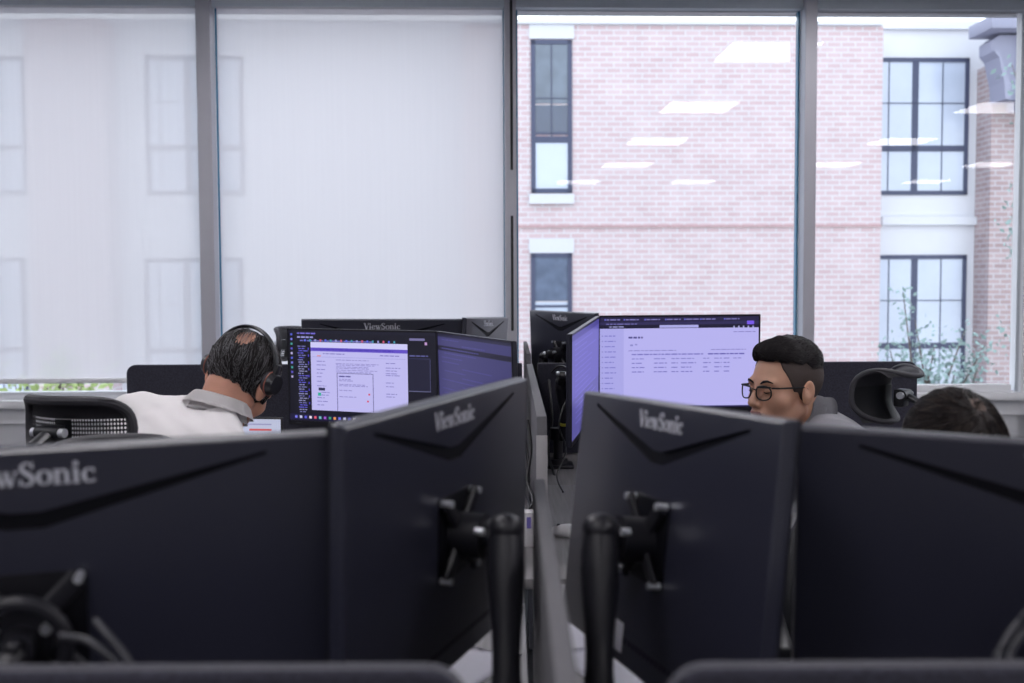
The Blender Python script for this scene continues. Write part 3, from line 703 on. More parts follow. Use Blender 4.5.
# cables
def cable(label, pts, r=.003, m=M_CABLE, closed=False):
    # catmull-rom through the points
    P = [Vector(p) for p in pts]; out = []
    for i in range(len(P) - 1):
        p0, p1, p2, p3 = P[max(0, i - 1)], P[i], P[i + 1], P[min(len(P) - 1, i + 2)]
        for k in range(8):
            t_ = k / 8; out.append(.5 * ((2 * p1) + (p2 - p0) * t_ + (2 * p0 - 5 * p1 + 4 * p2 - p3) * t_ ** 2 + (3 * p1 - p0 - 3 * p2 + p3) * t_ ** 3))
    out.append(P[-1]); o = out[0].copy(); mb = MB(); mb.tube([q - o for q in out], r, 8)
    return tag(mb.build('cable', m, None, 60, Matrix.Translation(o)), label, 'cable')
cable('dark cable arching over the front divider, inner one under the leftmost monitor', [at(60, 636, .9), at(85, 640, .895), at(104, 652, .89), at(116, 668, .888), at(122, 700, .886), at(122, 700, .886).xy.to_3d() + Vector((0, .01, .735))], .0035, M_EDGE)
cable('dark cable arching over the front divider, outer one under the leftmost monitor', [at(95, 620, .9), at(112, 640, .89), at(124, 655, .885), at(132, 670, .882), at(138, 700, .88), at(138, 700, .88).xy.to_3d() + Vector((0, .01, .735))], .0035, M_EDGE)
cable('dark cable looping behind the front divider at the right edge, outer', [c4 + Vector((0, -.05, .02)), at(1040, 610, .9), at(1020, 622, .89), at(1006, 640, .886), at(999, 656, .884), at(996, 690, .882), at(996, 690, .882).xy.to_3d() + Vector((0, .01, .735))], .0035, M_EDGE)
cable('dark cable looping behind the front divider at the right edge, inner', [c4 + Vector((.01, -.05, .0)), at(1050, 618, .9), at(1030, 628, .89), at(1016, 643, .886), at(1010, 658, .884), at(1008, 690, .882), at(1008, 690, .882).xy.to_3d() + Vector((0, .01, .735))], .0035, M_EDGE)
cable('black cable hanging in a loop below the far angled monitor', [at(552, 372, 4.0), at(560, 366, 3.9), at(569, 372, 3.8), at(566, 400, 3.8), at(558, 430, 3.85), at(553, 470, 3.8)], .004)
cable('black cable dropping beside the spine panel to the desk', [at(549, 380, 3.9), at(552, 420, 3.8), at(548, 450, 3.7), at(556, 480, 3.5)], .005)
cable('thin black cable tangled under the purple screen', [at(566, 400, 3.6), at(559, 425, 3.5), at(566, 450, 3.4), at(557, 475, 3.3), at(563, 492, 3.2)], .003)
cable('black cable coiled left of the spine panel by the power box', [at(528, 420, 2.9), at(531, 450, 2.85), at(527, 480, 2.8), at(533, 500, 2.7), at(529, 512, 2.66), at(529, 512, 2.66).xy.to_3d() + Vector((0, 0, .735))], .004)
cable('black cable running down along the left of the spine', [at(526, 440, 3.1), at(529, 470, 3.0), at(525, 490, 2.9), at(530, 505, 2.75), at(530, 505, 2.75).xy.to_3d() + Vector((0, 0, .734))], .003)

# ================================================================== DESKS, DIVIDERS
def rounded(x0, x1, z0, z1, r, n=6, both=(True, True)):
    P = [(x0, z0), (x1, z0)]
    if both[1]: P += [(x1 - r + r * math.sin(R(90 - 90 * k / n)), z1 - r + r * math.cos(R(90 - 90 * k / n))) for k in range(n + 1)]
    else: P += [(x1, z1)]
    if both[0]: P += [(x0 + r - r * math.sin(R(90 * k / n)), z1 - r + r * math.cos(R(90 * k / n))) for k in range(n + 1)]
    else: P += [(x0, z1)]
    return P
DH = 1.083
def divider(label, x0, x1, y, ends, zt=DH):
    root = thing('desk_divider', label, 'divider', (0, y, 0), 'charcoal felt desk dividers')
    f = MB(); f.prism(rounded(x0, x1, .62, zt, .035, 8, ends), -.0125, .0125); o = f.build('felt_panel', M_FELT, root, 40)
    md = o.modifiers.new('b', 'BEVEL'); md.width = .004; md.segments = 2; md.limit_method = 'ANGLE'
    c = MB()
    xs = [x0 + .2, x1 - .2]
    for q in xs: c.box((q, 0, .70), (.05, .045, .08), bev=.004)
    c.build('desk_clip', M_EDGE, root)
divider('charcoal felt divider along the bottom left of the photo, in front of the nearest monitors', -1.75, -.037, .835, (True, True), 1.067)
divider('charcoal felt divider along the bottom right of the photo, in front of the nearest monitors', .125, 1.75, .835, (True, True), 1.067)
divider('charcoal felt divider behind the headset man, under the far blinds', at(128, 400, 4.03).x, .04, 4.03, (True, False), at(200, 364.5, 4.03).z)
divider('charcoal felt divider behind the man in glasses and the leather headrest', .10, at(916, 400, 4.03).x, 4.03, (False, True), at(860, 361.5, 4.03).z)

def desk(label, x0, x1, y0, y1, wx0, wx1, wy0, wy1, side):
    root = thing('desk', label, 'desk', ((x0 + x1) / 2, (y0 + y1) / 2, 0)); cx, cy = (x0 + x1) / 2, (y0 + y1) / 2
    t_ = MB(); t_.box2((x0 - cx, y0 - cy, .705), (x1 - cx, y1 - cy, DZ), bev=.003); t_.build('desktop', M_DESK, root)
    t_ = MB(); t_.box2((wx0 - cx, wy0 - cy, .705), (wx1 - cx, wy1 - cy, DZ), bev=.003); t_.build('side_top', M_DESK, root)
    for px_, py_ in ((x0 + .05, y0 + .05), (x0 + .05, y1 - .05), (x1 - .05, y0 + .05), (x1 - .05, y1 - .05), (wx0 + .06, wy0 + (.06 if wy0 > y1 - .1 or wy1 <= y0 + .1 else .06)), (wx1 - .06, wy1 - .06)):
        l = MB(); l.box2((px_ - cx - .025, py_ - cy - .025, 0), (px_ - cx + .025, py_ - cy + .025, .705), bev=.003); l.mi = 0; l.build('leg', M_ALU, root)
desk('grey wood L-shaped desk at near left, under the nearest monitors', -1.7, .024, .852, 1.50, -.55, .024, 1.502, 2.22, -1)
desk('grey wood L-shaped desk at near right, under the nearest monitors', .05, 1.75, .852, 1.50, .05, .44, 1.502, 2.22, 1)
desk('grey wood L-shaped desk of the headset man', -1.55, .052, 3.36, 4.01, -.5, .052, 2.26, 3.358, -1)
desk('grey wood L-shaped desk of the man in glasses', .084, 1.6, 3.36, 4.01, .084, .56, 2.26, 3.358, 1)
def desk2(label, x0, x1, y0, y1):
    root = thing('desk', label, 'desk', ((x0 + x1) / 2, (y0 + y1) / 2, 0)); hx, hy = (x1 - x0) / 2, (y1 - y0) / 2
    MB().box2((-hx, -hy, .705), (hx, hy, DZ), bev=.003).build('desktop', M_DESK, root)
    for sx in (-1, 1):
        for sy in (-1, 1): MB().box2((sx * (hx - .05) - .025, sy * (hy - .05) - .025, 0), (sx * (hx - .05) + .025, sy * (hy - .05) + .025, .705), bev=.003).build('leg', M_ALU, root)
desk2('grey wood desk of the far row, left of the spine', -1.55, .05, 4.05, 4.72)
desk2('grey wood desk of the far row, right of the spine', .10, 1.6, 4.05, 4.72)

def spine(label, x0, x1, y0, y1, zt, m, cap=False):
    root = thing('spine_panel', label, 'panel', ((x0 + x1) / 2, y0, 0)); w_ = (x1 - x0) / 2
    f = MB(); f.box2((-w_, .004, .60), (w_, y1 - y0, zt), bev=.003); f.build('felt_panel', m, root)
    e = MB(); e.box2((-w_ - .001, -.004, .60), (w_ + .001, .004, zt - (.045 if cap else 0)), bev=.001); e.build('end_cap', M_PANELEND if cap else M_PANEL, root)
    b = MB()
    for k in range(2): b.box2((-w_ * .6, .1 + k * (y1 - y0 - .25), 0), (w_ * .6, .16 + k * (y1 - y0 - .25), .6))
    b.build('foot_post', M_ALU, root)
M_SP = mat('spine_felt', (.085, .083, .09), .9, noise=.4, nscale=150, bump=.3, bscale=300)
spine('grey panel edge running from the bottom of the photo between the nearest desks', .031, .0495, .60, 1.56, 1.087, M_PANEL)
spine('grey spine panel between the two seated men, with pale end cap', .056, .080, 2.36, 4.0, 1.083, M_PANEL, True)
spine('thin dark spine panel between the far desks', .056, .074, 4.06, 5.0, 1.12, M_SP)

# small things on the desks
def paper(label, x, y, rz, w_=.21, h_=.297, curl=.004):
    o = MB(); o.grid(lambda i, j: Vector(((i - .5) * w_, (j - .5) * h_, .0008 + curl * (2 * i - 1) ** 2 * j)), 8, 8, .0004)
    return tag(o.build('paper_sheet', M_PAPER, None, 180, Matrix.Translation((x, y, DZ)) @ Matrix.Rotation(R(rz), 4, 'Z')), label, 'paper')
paper('white paper sheet on the near right desk, under the sideways monitor', .22, 1.70, 24)
paper('white paper sheet on the near left desk, beside the monitor arm', -.10, 1.72, -30, .15, .21)
paper('white paper sheet near the central panel on the near right desk', .118, 1.86, 4, .10, .2)
bxm = at(529.5, 546, 2.56)
o = thing('power_box', 'small white upright power box with a dark window, left of the spine panel', 'box', (.0405, 2.56, DZ))
MB().box2((-.012, -.02, 0), (.0125, .02, .088), bev=.003).build('casing', M_WHITE, o); MB().box2((-.006, -.0212, .048), (.005, -.0198, .076)).build('display', emi('box_display', (.05, .04, .14), 1), o)
o = thing('computer_mouse', 'white computer mouse on the desk right of the spine panel', 'mouse', Matrix.Translation((.150, 2.66, DZ)) @ Matrix.Rotation(R(80), 4, 'Z'))
s = MB(); s.ball((0, 0, .010), .03, (.95, 1.75, .68), 20); s.build('mouse_shell', M_WHITE, o, 180); MB().cyl((-.004, .03, .026), (.004, .03, .026), .005).build('scroll_wheel', M_EDGE, o)
s = MB(); s.lathe([(.012, 0), (.017, .002), (.019, .05), (.0195, .056)]); tag(s.build('small_cup', glass_mat('clear_plastic', (.85, .86, .9), 1.5, .05, 2.5), None, 60, Matrix.Translation((.003, 2.02, DZ))), 'small clear plastic cup on the near left desk by the panel', 'cup')
# laptop on the headset man's desk
lp = thing('laptop', 'small laptop with white page, half hidden beyond the headset man', 'laptop', Matrix.Translation((at(240, 430, 3.45).x, 3.5, DZ)) @ Matrix.Rotation(R(-8), 4, 'Z'))
MB().box2((-.14, -.2, 0), (.14, 0, .014), bev=.004).build('keyboard_base', M_EDGE, lp)
s = MB(); s.box2((-.14, 0, .012), (.14, .008, .212), bev=.003); ld = s.build('lid', M_BEZEL, lp)
s = MB(); s.box2((-.132, -.0012, .022), (.132, 0, .205)); s.mi = 1; s.box2((.02, -.0018, .165), (.10, -.0012, .172)); s.mi = 2; s.box2((-.12, -.0018, .185), (.1, -.0012, .19)); s.build('laptop_screen', [pc((185, 190, 215)), pc((200, 90, 90)), pc((150, 150, 190))], ld)
# keyboards on the desks
def keyboard(label, x, y, rz):
    o = thing('keyboard', label, 'keyboard', Matrix.Translation((x, y, DZ)) @ Matrix.Rotation(R(rz), 4, 'Z'))
    MB().box2((-.22, -.065, 0), (.22, .065, .016), bev=.004).build('keyboard_case', M_EDGE, o)
    k = MB()
    for i in range(15):
        for j in range(5): k.box((-.2 + i * .0285, -.048 + j * .024, .018), (.024, .020, .008), bev=.002, seg=1)
    k.build('keys', M_BEZEL, o)
keyboard('black keyboard on the desk before the lavender page screen', .62, 3.47, 0)
keyboard('black keyboard on the desk before the headset man', -.55, 3.47, 0)

# ================================================================== CHAIRS
CURL = [85, .048]
def hr_surf(u, v):                       # headrest surface, faces +Y; u, v in -1..1
    x = .140 * u * (1 - .10 * v * v); v0 = .28
    if v <= v0: z = .078 * v; y = .012 * (1 - v * v) - .012 * max(0, -v) ** 2
    else:
        th = (v - v0) / (1 - v0) * R(CURL[0]); q = CURL[1]; z = .078 * v0 + q * math.sin(th); y = .012 * (1 - v0 * v0) - q * (1 - math.cos(th))
    return Vector((x, y + .050 * u * u, z))
def superring(fn, n=48, e=3.2):
    P = []
    for k in range(n):
        t_ = 2 * math.pi * k / n; c, s_ = math.cos(t_), math.sin(t_)
        P.append(fn(math.copysign(abs(c) ** (2 / e), c), math.copysign(abs(s_) ** (2 / e), s_)))
    return P
def supergrid(fn, e=3.2):
    def g(i, j):
        a, b = 2 * i - 1, 2 * j - 1
        # map square to superellipse
        t_ = (1 - .5 * abs(b) ** e * .25); s_ = (1 - .5 * abs(a) ** e * .25)
        return fn(a * t_, b * s_)
    return g
def bk_surf(u, v):
    return Vector((.225 * u * (1 - .10 * v - .05 * v * v), .05 * u * u - .035 * math.sin((v + .2) * 1.6) ** 2 - .04 * v, .22 * v))
def parts(defs, root):
    made = {}
    for name, mb, m, par in defs:
        o = mb.build(name, m, made[par] if par else root, 50); made[name] = o
    return made
def make_chair(headrest=True, hz=1.08, leather=False):
    root = bpy.data.objects.new('office_chair', None); COL.objects.link(root)
    # origin on the floor under the seat centre, faces +Y
    s = MB(); s.box((0, .02, .47), (.49, .46, .07), bev=.032, seg=4); s.build('seat', M_PAD, root)
    s = MB(); s.box((0, .0, .42), (.20, .26, .035), bev=.008); s.build('tilt_mechanism', M_CHAIR, root)
    s = MB(); s.cyl((0, 0, .10), (0, 0, .26), .028); s.cyl((0, 0, .25), (0, 0, .41), .015); s.build('gas_lift', M_CHAIR, root)
    for k in range(5):
        a = 2 * math.pi * k / 5 + .3; q = Vector((math.cos(a), math.sin(a), 0))
        s = MB(); s.tube([Vector((0, 0, .115)), q * .16 + Vector((0, 0, .10)), q * .30 + Vector((0, 0, .075))], [.024, .02, .015], 10); lg = s.build('base_leg', M_CHAIR, root)
        t_ = Vector((-q.y, q.x, 0)); c0 = q * .30 + Vector((0, 0, .03)); s = MB()
        for g in (-.014, .014): s.tube([c0 + t_ * (g - .008), c0 + t_ * (g + .008)], .03, 16)
        s.cyl(c0, c0 + Vector((0, 0, .045)), .006); s.build('caster', M_CHAIR, lg)
    off = Matrix.Translation((0, -.24, .70))
    def o_(fn): return lambda u, v: off @ fn(u, v)
    s = MB(); s.tube(superring(o_(bk_surf)), .016, 10, closed=True); bf = s.build('backrest', M_CHAIR, root)
    s = MB(); g = supergrid(o_(bk_surf)); s.grid(g, 18, 18); s.build('backrest_net', M_NET, bf, 180)
    s = MB(); s.tube([(0, -.06, .40), (0, -.23, .43), (0, -.30, .58), (0, -.31, .80), (0, -.315, .98)], [.024, .024, .02, .018, .014], 12, flat=1.4); s.tube([(-.2, -.255, .76), (0, -.305, .74), (.2, -.255, .76)], .014, 10); s.build('back_support', M_CHAIR, root)
    for sx in (-1, 1):
        s = MB(); s.tube([(sx * .20, 0, .43), (sx * .285, 0, .44), (sx * .29, 0, .66)], .017, 10, flat=1.5); s.box((sx * .285, .03, .68), (.085, .26, .03), bev=.013, seg=3); s.build('armrest', M_CHAIR, root)
    if headrest:
        CURL[:] = [138, .052] if leather else [85, .048]
        oh = Matrix.Translation((0, -.245, hz)); hs = lambda u, v: oh @ hr_surf(u, v)
        s = MB(); s.tube(superring(hs, 56, 2.9), .008 if leather else .0115, 10, closed=True); hf = s.build('headrest', M_PAD, root)
        # thick upper lip, padded
        def lip(i, j):
            u = 2 * i - 1; v = .30 + .70 * j; return hs(u * .95, v)
        s = MB(); s.grid(lip, 20, 12, .024 if leather else .008); s.build('headrest_lip', M_PAD, hf, 60)
        s = MB(); s.grid(lambda i, j: hs((2 * i - 1) * .16, -1 + 1.3 * j) + Vector((0, -.008, 0)), 4, 8, .010); s.build('headrest_rib', M_CHAIR, hf, 60)
        if leather:
            s = MB(); s.grid(lambda i, j: hs((2 * i - 1) * .95, -.98 + 1.3 * j), 18, 10, .008); s.build('headrest_pad', M_CHAIR, hf, 60)
        else:
            s = MB(); s.grid(lambda i, j: hs((2 * i - 1) * .965, (-.97 + 1.29 * j)), 18, 10); s.build('headrest_net', M_NET, hf, 180)
        s = MB(); s.box((0, -.275, hz - .01), (.05, .03, .05), bev=.006); s.tube([(0, -.28, hz), (0, -.325, hz - .02), (0, -.325, .98), (0, -.315, .94)], .012, 10, flat=1.6); s.cyl((-.03, -.285, hz), (.03, -.285, hz), .014)
        s.build('headrest_bracket', M_CHAIR, root)
        for sx in (-1, 1):
            s = MB(); s.cyl((.03 * sx, -.285, hz), (.043 * sx, -.285, hz), .010); s.build('bracket_knob', M_STEEL, root)
    return root
def face(o, x, y, az):      # az: heading of the sitter, degrees clockwise from +Y
    o.matrix_world = Matrix.Translation((x, y, 0)) @ Matrix.Rotation(R(-az), 4, 'Z')
GC = 'black office chairs'
ch1 = make_chair(True, 1.068); tag(ch1, 'black office chair with net headrest, behind the headset man', 'chair', GC)
def seat_from_headrest(hx, hy, az):   # floor point of a chair whose headrest is at hx, hy
    a = R(az); return hx + .245 * math.sin(a), hy + .245 * math.cos(a)
face(ch1, *seat_from_headrest(-1.005, 2.27, 17), 17)
ch2 = make_chair(True, 1.070, True); tag(ch2, 'black office chair with smooth leather headrest, behind the man in glasses', 'chair', GC)
face(ch2, *seat_from_headrest(1.095, 2.95, -50), -50)
ch3 = make_chair(True, 1.120); tag(ch3, 'x', 'chair', GC); ch3['label'] = 'far black office chair whose small headrest shows left of the lit screen'
face(ch3, *seat_from_headrest(at(288, 340, 4.95).x, 4.95, 118), 118); 
ch4 = make_chair(True, 1.027); tag(ch4, 'blurred black office chair just above the leftmost near monitor', 'chair', GC)
face(ch4, *seat_from_headrest(at(120, 440, 1.9).x, 1.9, 176), 176)
ch5 = make_chair(False); tag(ch5, 'black office chair without headrest, under the bowed dark-haired person', 'chair', GC)
face(ch5, .80, 2.02, 190)

# ================================================================== PEOPLE (signed-distance surfaces)
def v3(a): return np.array(a, float)
def surface_nets(D_, org, h):
    s = D_ < 0; nx, ny, nz = D_.shape
    acc = np.zeros((nx - 1, ny - 1, nz - 1, 3)); cnt = np.zeros((nx - 1, ny - 1, nz - 1))
    corners = [(i, j, k) for i in (0, 1) for j in (0, 1) for k in (0, 1)]
    def sl(c): return D_[c[0]:nx - 1 + c[0], c[1]:ny - 1 + c[1], c[2]:nz - 1 + c[2]]
    for a in corners:
        for ax in range(3):
            if a[ax]: continue
            b = list(a); b[ax] = 1; A, B = sl(a), sl(b); cr = (A < 0) != (B < 0)
            t_ = np.where(cr, A / np.where(cr, A - B, 1), 0)
            for q in range(3): acc[..., q] += np.where(cr, a[q] + (t_ if q == ax else 0), 0)
            cnt += cr
    act = cnt > 0; idx = -np.ones(act.shape, int); idx[act] = np.arange(act.sum())
    ii = np.argwhere(act); V = (ii + acc[act] / cnt[act][:, None]) * h + org
    Fs = []
    for ax in range(3):
        e = [0, 0, 0]; e[ax] = 1
        A = D_[:nx - e[0], :ny - e[1], :nz - e[2]] < 0; B = D_[e[0]:, e[1]:, e[2]:] < 0; cr = np.argwhere(A != B)
        o1, o2 = [(ax + 1) % 3, (ax + 2) % 3]
        ok = np.all(cr[:, [o1, o2]] > 0, axis=1) & (cr[:, 0] < nx - 1) & (cr[:, 1] < ny - 1) & (cr[:, 2] < nz - 1); cr = cr[ok]
        d1 = np.zeros(3, int); d1[o1] = 1; d2 = np.zeros(3, int); d2[o2] = 1
        q = np.stack([idx[tuple((cr - x_).T)] for x_ in (0 * d1, d1, d1 + d2, d2)], 1)
        ins = A[tuple(cr.T)]; q[~ins] = q[~ins][:, ::-1]; Fs.append(q[(q >= 0).all(1)])
    return V, np.concatenate(Fs)
def smin(a, b, k):
    h = np.clip(.5 + .5 * (b - a) / k, 0, 1); return b * (1 - h) + a * h - k * h * (1 - h)
class Field:
    def __init__(s, lo, hi, h):
        s.lo = v3(lo); s.h = h; n = np.ceil((v3(hi) - s.lo) / h).astype(int) + 1
        ax = [s.lo[i] + np.arange(n[i]) * h for i in range(3)]; s.ax = ax; s.D = np.ones(n)
    def region(s, lo, hi):
        r = []
        for i in range(3):
            a = max(0, int((lo[i] - s.lo[i]) / s.h) - 1); b = min(len(s.ax[i]), int((hi[i] - s.lo[i]) / s.h) + 3)
            if b <= a: return None, None
            r.append(slice(a, b))
        X, Y, Z = np.meshgrid(s.ax[0][r[0]], s.ax[1][r[1]], s.ax[2][r[2]], indexing='ij')
        return tuple(r), np.stack([X, Y, Z], -1)
    def put(s, fn, lo, hi, k, op='add'):
        m = k * 2 + .01 + s.h; r, P = s.region(v3(lo) - m, v3(hi) + m)
        if r is None: return
        d = fn(P)
        if op == 'add': s.D[r] = smin(s.D[r], d, k)
        elif op == 'cut': s.D[r] = -smin(-s.D[r], d, k)
    def cone(s, a, b, r1, r2, k=.01, op='add', flat=None):
        a, b = v3(a), v3(b); ba = b - a; L = ba @ ba + 1e-12
        def fn(P):
            p = P - a; t_ = np.clip(p @ ba / L, 0, 1); q = p - t_[..., None] * ba
            if flat is not None: q = q + (q @ flat[0])[..., None] * flat[0] * (flat[1] - 1)
            return np.linalg.norm(q, axis=-1) - (r1 + (r2 - r1) * t_)
        R_ = max(r1, r2); s.put(fn, np.minimum(a, b) - R_, np.maximum(a, b) + R_, k, op); return s
    def ell(s, c, r, k=.01, op='add', rot=None):
        c, r = v3(c), v3(r)
        def fn(P):
            p = P - c
            if rot is not None: p = p @ rot
            k0 = np.linalg.norm(p / r, axis=-1); k1 = np.linalg.norm(p / (r * r), axis=-1) + 1e-9
            return k0 * (k0 - 1) / k1
        R_ = r.max(); s.put(fn, c - R_, c + R_, k, op); return s
    def mesh(s): return surface_nets(s.D, s.lo, s.h)
def npmesh(name, V, Fq, mats, smooth_it=1, midx=None):
    me = bpy.data.meshes.new(name); me.from_pydata(V.tolist(), [], Fq.tolist()); me.update()
    bm = bmesh.new(); bm.from_mesh(me)
    for _ in range(smooth_it): bmesh.ops.smooth_vert(bm, verts=bm.verts, factor=.5, use_axis_x=True, use_axis_y=True, use_axis_z=True)
    bmesh.ops.recalc_face_normals(bm, faces=bm.faces); bm.to_mesh(me); bm.free()
    for m in mats: me.materials.append(m)
    for p in me.polygons: p.use_smooth = True
    if midx is not None: me.polygons.foreach_set('material_index', midx.astype(np.int32))
    me.update(); return me

def head_field(h=.0032, full=True):
    f = Field((-.105, -.135, -.22), (.105, .15, .15), h)
    f.ell((0, -.012, .036), (.0765, .098, .086), .01)
    f.ell((0, .032, -.025), (.060, .062, .088), .03)
    for s in (-1, 1):
        f.cone((s * .054, -.002, -.05), (s * .014, .066, -.094), .020, .018, .02)
        f.ell((s * .042, .058, -.026), (.024, .024, .022), .02)
    f.ell((0, .070, -.093), (.022, .021, .020), .018)
    f.cone((-.036, .080, .022), (.036, .080, .022), .0115, .0115, .014)
    for s in (-1, 1): f.ell((s * .031, .099, .003), (.018, .016, .012), .010, 'cut')
    for s in (-1, 1): f.ell((s * .031, .076, .001), (.0155, .0145, .0125), .004)
    f.cone((0, .088, .014), (0, .112, -.030), .0075, .0115, .008)
    for s in (-1, 1): f.ell((s * .0125, .1, -.034), (.0085, .0105, .0085), .006)
    f.ell((0, .085, -.060), (.030, .016, .022), .012)
    f.ell((0, .0985, -.0565), (.022, .0085, .0055), .004); f.ell((0, .0965, -.067), (.019, .0085, .0065), .004)
    f.cone((-.024, .105, -.0618), (.024, .105, -.0618), .0022, .0022, .002, 'cut')
    a = R(12)
    rot = np.array([[1, 0, 0], [0, math.cos(a), -math.sin(a)], [0, math.sin(a), math.cos(a)]])
    for s in (-1, 1):
        f.ell((s * .081, -.008, -.004), (.0095, .0195, .033), .005, rot=rot)
        f.ell((s * .0945, -.004, .005), (.0125, .0115, .020), .003, 'cut', rot=rot)
        f.ell((s * .082, -.001, -.004), (.005, .005, .006), .003)
    return f
HN = Field((-.105, -.135, -.22), (.105, .15, .15), .0032)

def hair_mesh(kind, hs):
    """cap of hair hugging the skull, trimmed along the hairline"""
    f = Field((-.11, -.15, -.12), (.11, .16, .17), .0028)
    X, Y, Z = np.meshgrid(*f.ax, indexing='ij'); P = np.stack([X, Y, Z], -1)
    def ell(c, r):
        p = P - v3(c); r = v3(r); k0 = np.linalg.norm(p / r, axis=-1); k1 = np.linalg.norm(p / r ** 2, axis=-1) + 1e-9; return k0 * (k0 - 1) / k1
    skull = smin(ell((0, -.012, .036), (.0765, .098, .086)), ell((0, .032, -.025), (.060, .062, .088)), .03)
    if kind == 'fade':       # cropped sides and thick top swept up over the forehead
        side = skull - .0035
        # front hairline on the sides and temples
        line = .030 + .025 * np.clip((Z - .0) / .06, 0, 1); line = np.where(Z < -.0, .018 + .6 * Z, line)
        reg = np.maximum.reduce([Y - line, (-.055 + .0 * Y) - Z - np.clip(-Y - .02, 0, 1) * .25 + np.clip(Y + .03, 0, .05) * 1.0])
        side = np.maximum(side, reg * .7)
        front = ell((0, -.012, .070), (.0765, .100, .074))
        q = ell((0, .056, .103), (.048, .028, .023))
        top = smin(front, q, .02)
        edge = np.where(Y > 0, .070 + .18 * Y, .070 - 1.7 * np.clip(-Y - .010, 0, 1)) + .003 * np.sin(Y * 160 + X * 50)
        top = np.maximum(top, (edge - Z) * .7)
        top = top + .0015 * np.sin(X * 260 + Y * 60) * np.sin(Y * 120 + Z * 90)
        return f, side, top
    if kind == 'combed':
        d = skull - .0075 - .0012 * np.sin(X * 300 + 40 * Y)
        low = -.088 - .25 * np.clip(-Y - .03, 0, 1) + np.clip(Y + .035, 0, .06) * 1.1
        reg = np.maximum(low - Z, Y - (.045 + .25 * np.clip(Z - .06, 0, 1)))
        d = np.maximum(d, reg * .75)
        # thin crown
        bald = ell((.012, -.045, .128), (.026, .030, .020)); d = -smin(-d, bald, .012)
        return f, d, None
    d = skull - .010 - .0012 * np.sin(X * 260 + 60 * Y)
    low = -.060 - .2 * np.clip(-Y - .03, 0, 1) + np.clip(Y + .035, 0, .06) * 1.1
    reg = np.maximum(low - Z, Y - (.055 + .3 * np.clip(Z - .06, 0, 1)))
    return f, np.maximum(d, reg * .75), None

def strands(bm_me, n, flow, length, mats, root, Mh, rad=.0006, jit=.06, lift=.0012, mw=None, name='strands', away=None, near=None):
    """fine combed strands laid over the cap, all in one mesh"""
    bvh = BVHTree.FromPolygons([v.co for v in bm_me.vertices], [tuple(p.vertices) for p in bm_me.polygons])
    polys = bm_me.polygons; areas = np.array([p.area for p in polys]); pr = areas / areas.sum()
    ch = np.random.choice(len(polys), n, p=pr); mb = MB()
    for k in ch:
        p = polys[int(k)]; pt = Vector(p.center); nrm = p.normal.copy(); pts = []; L = length * random.uniform(.6, 1.3)
        if away and away(pt): continue
        mb.mi = random.choices(range(len(mats)), mw)[0] if mw else 0
        for s_ in range(5):
            loc, nn, _, dist = bvh.find_nearest(pt)
            if loc is None or dist > .02: break
            if s_ and nn.dot(nrm) < .3: break
            nrm = nn; lf = lift * (1 + .6 * math.sin(s_ / 4 * math.pi)); pts.append(loc + nn * lf)
            d = Vector(flow(loc)); d = d + Vector([random.gauss(0, jit) for _ in range(3)]); d = d - nn * d.dot(nn)
            if d.length < 1e-4: break
            pt = loc + d.normalized() * L / 4
        if len(pts) >= 3: mb.tube(pts, [rad * (1 - .75 * q / (len(pts) - 1)) for q in range(len(pts))], 3)
    return mb.build(name, mats, root, 180, Mh)

def head_rot(az, pitch, roll):
    a, t_, r_ = R(az), R(pitch), R(roll)
    fw = Vector((math.sin(a) * math.cos(t_), math.cos(a) * math.cos(t_), -math.sin(t_))); rt = Vector((math.cos(a), -math.sin(a), 0)); up = rt.cross(fw)
    rt2 = math.cos(r_) * rt - math.sin(r_) * up; up2 = math.cos(r_) * up + math.sin(r_) * rt
    return Matrix((rt2, fw, up2)).transposed()

def hand_mesh(side, curl=.5, spread=.12):
    """local: wrist at origin, fingers to +Y, palm to -Z, thumb on +X for side=+1"""
    f = Field((-.075, -.03, -.07), (.075, .20, .035), .0026)
    f.cone((0, -.02, 0), (0, .015, 0), .024, .024, .01, flat=(v3((0, 0, 1)), 1.35))
    for i, x in enumerate((.030, .010, -.010, -.028)):
        f.cone((x * .55, .012, 0), (x, .082 - abs(i - 1) * .003, .002), .015, .0115, .012)
    L = [(.040, .024, .019), (.045, .028, .020), (.042, .026, .019), (.033, .020, .017)]
    for i, x in enumerate((.030, .010, -.010, -.029)):
        p = v3((x, .085 - abs(i - 1) * .003, .001)); a = curl * .35 + .04 * i; sp = (x * spread / .03)
        rr = (.0088, .009, .0086, .0078)[i]
        for j in range(3):
            d = v3((math.sin(sp) * math.cos(a), math.cos(a) * math.cos(sp), -math.sin(a))); q = p + d * L[i][j]
            f.cone(p, q, rr, rr * .9, .003); p = q; rr *= .9; a += curl * (.85 - .1 * j)
    p = v3((.022, .022, -.004))
    for d, l, r_ in (((.75, .6, -.28), .038, .0125), ((.5, .8, -.33), .032, .0105), ((.25, .9, -.36), .026, .0092)):
        d = v3(d); d /= np.linalg.norm(d); q = p + d * l; f.cone(p, q, r_, r_ * .92, .006); p = q
    V, Fq = f.mesh()
    if side < 0: V[:, 0] *= -1; Fq = Fq[:, ::-1]
    return V, Fq

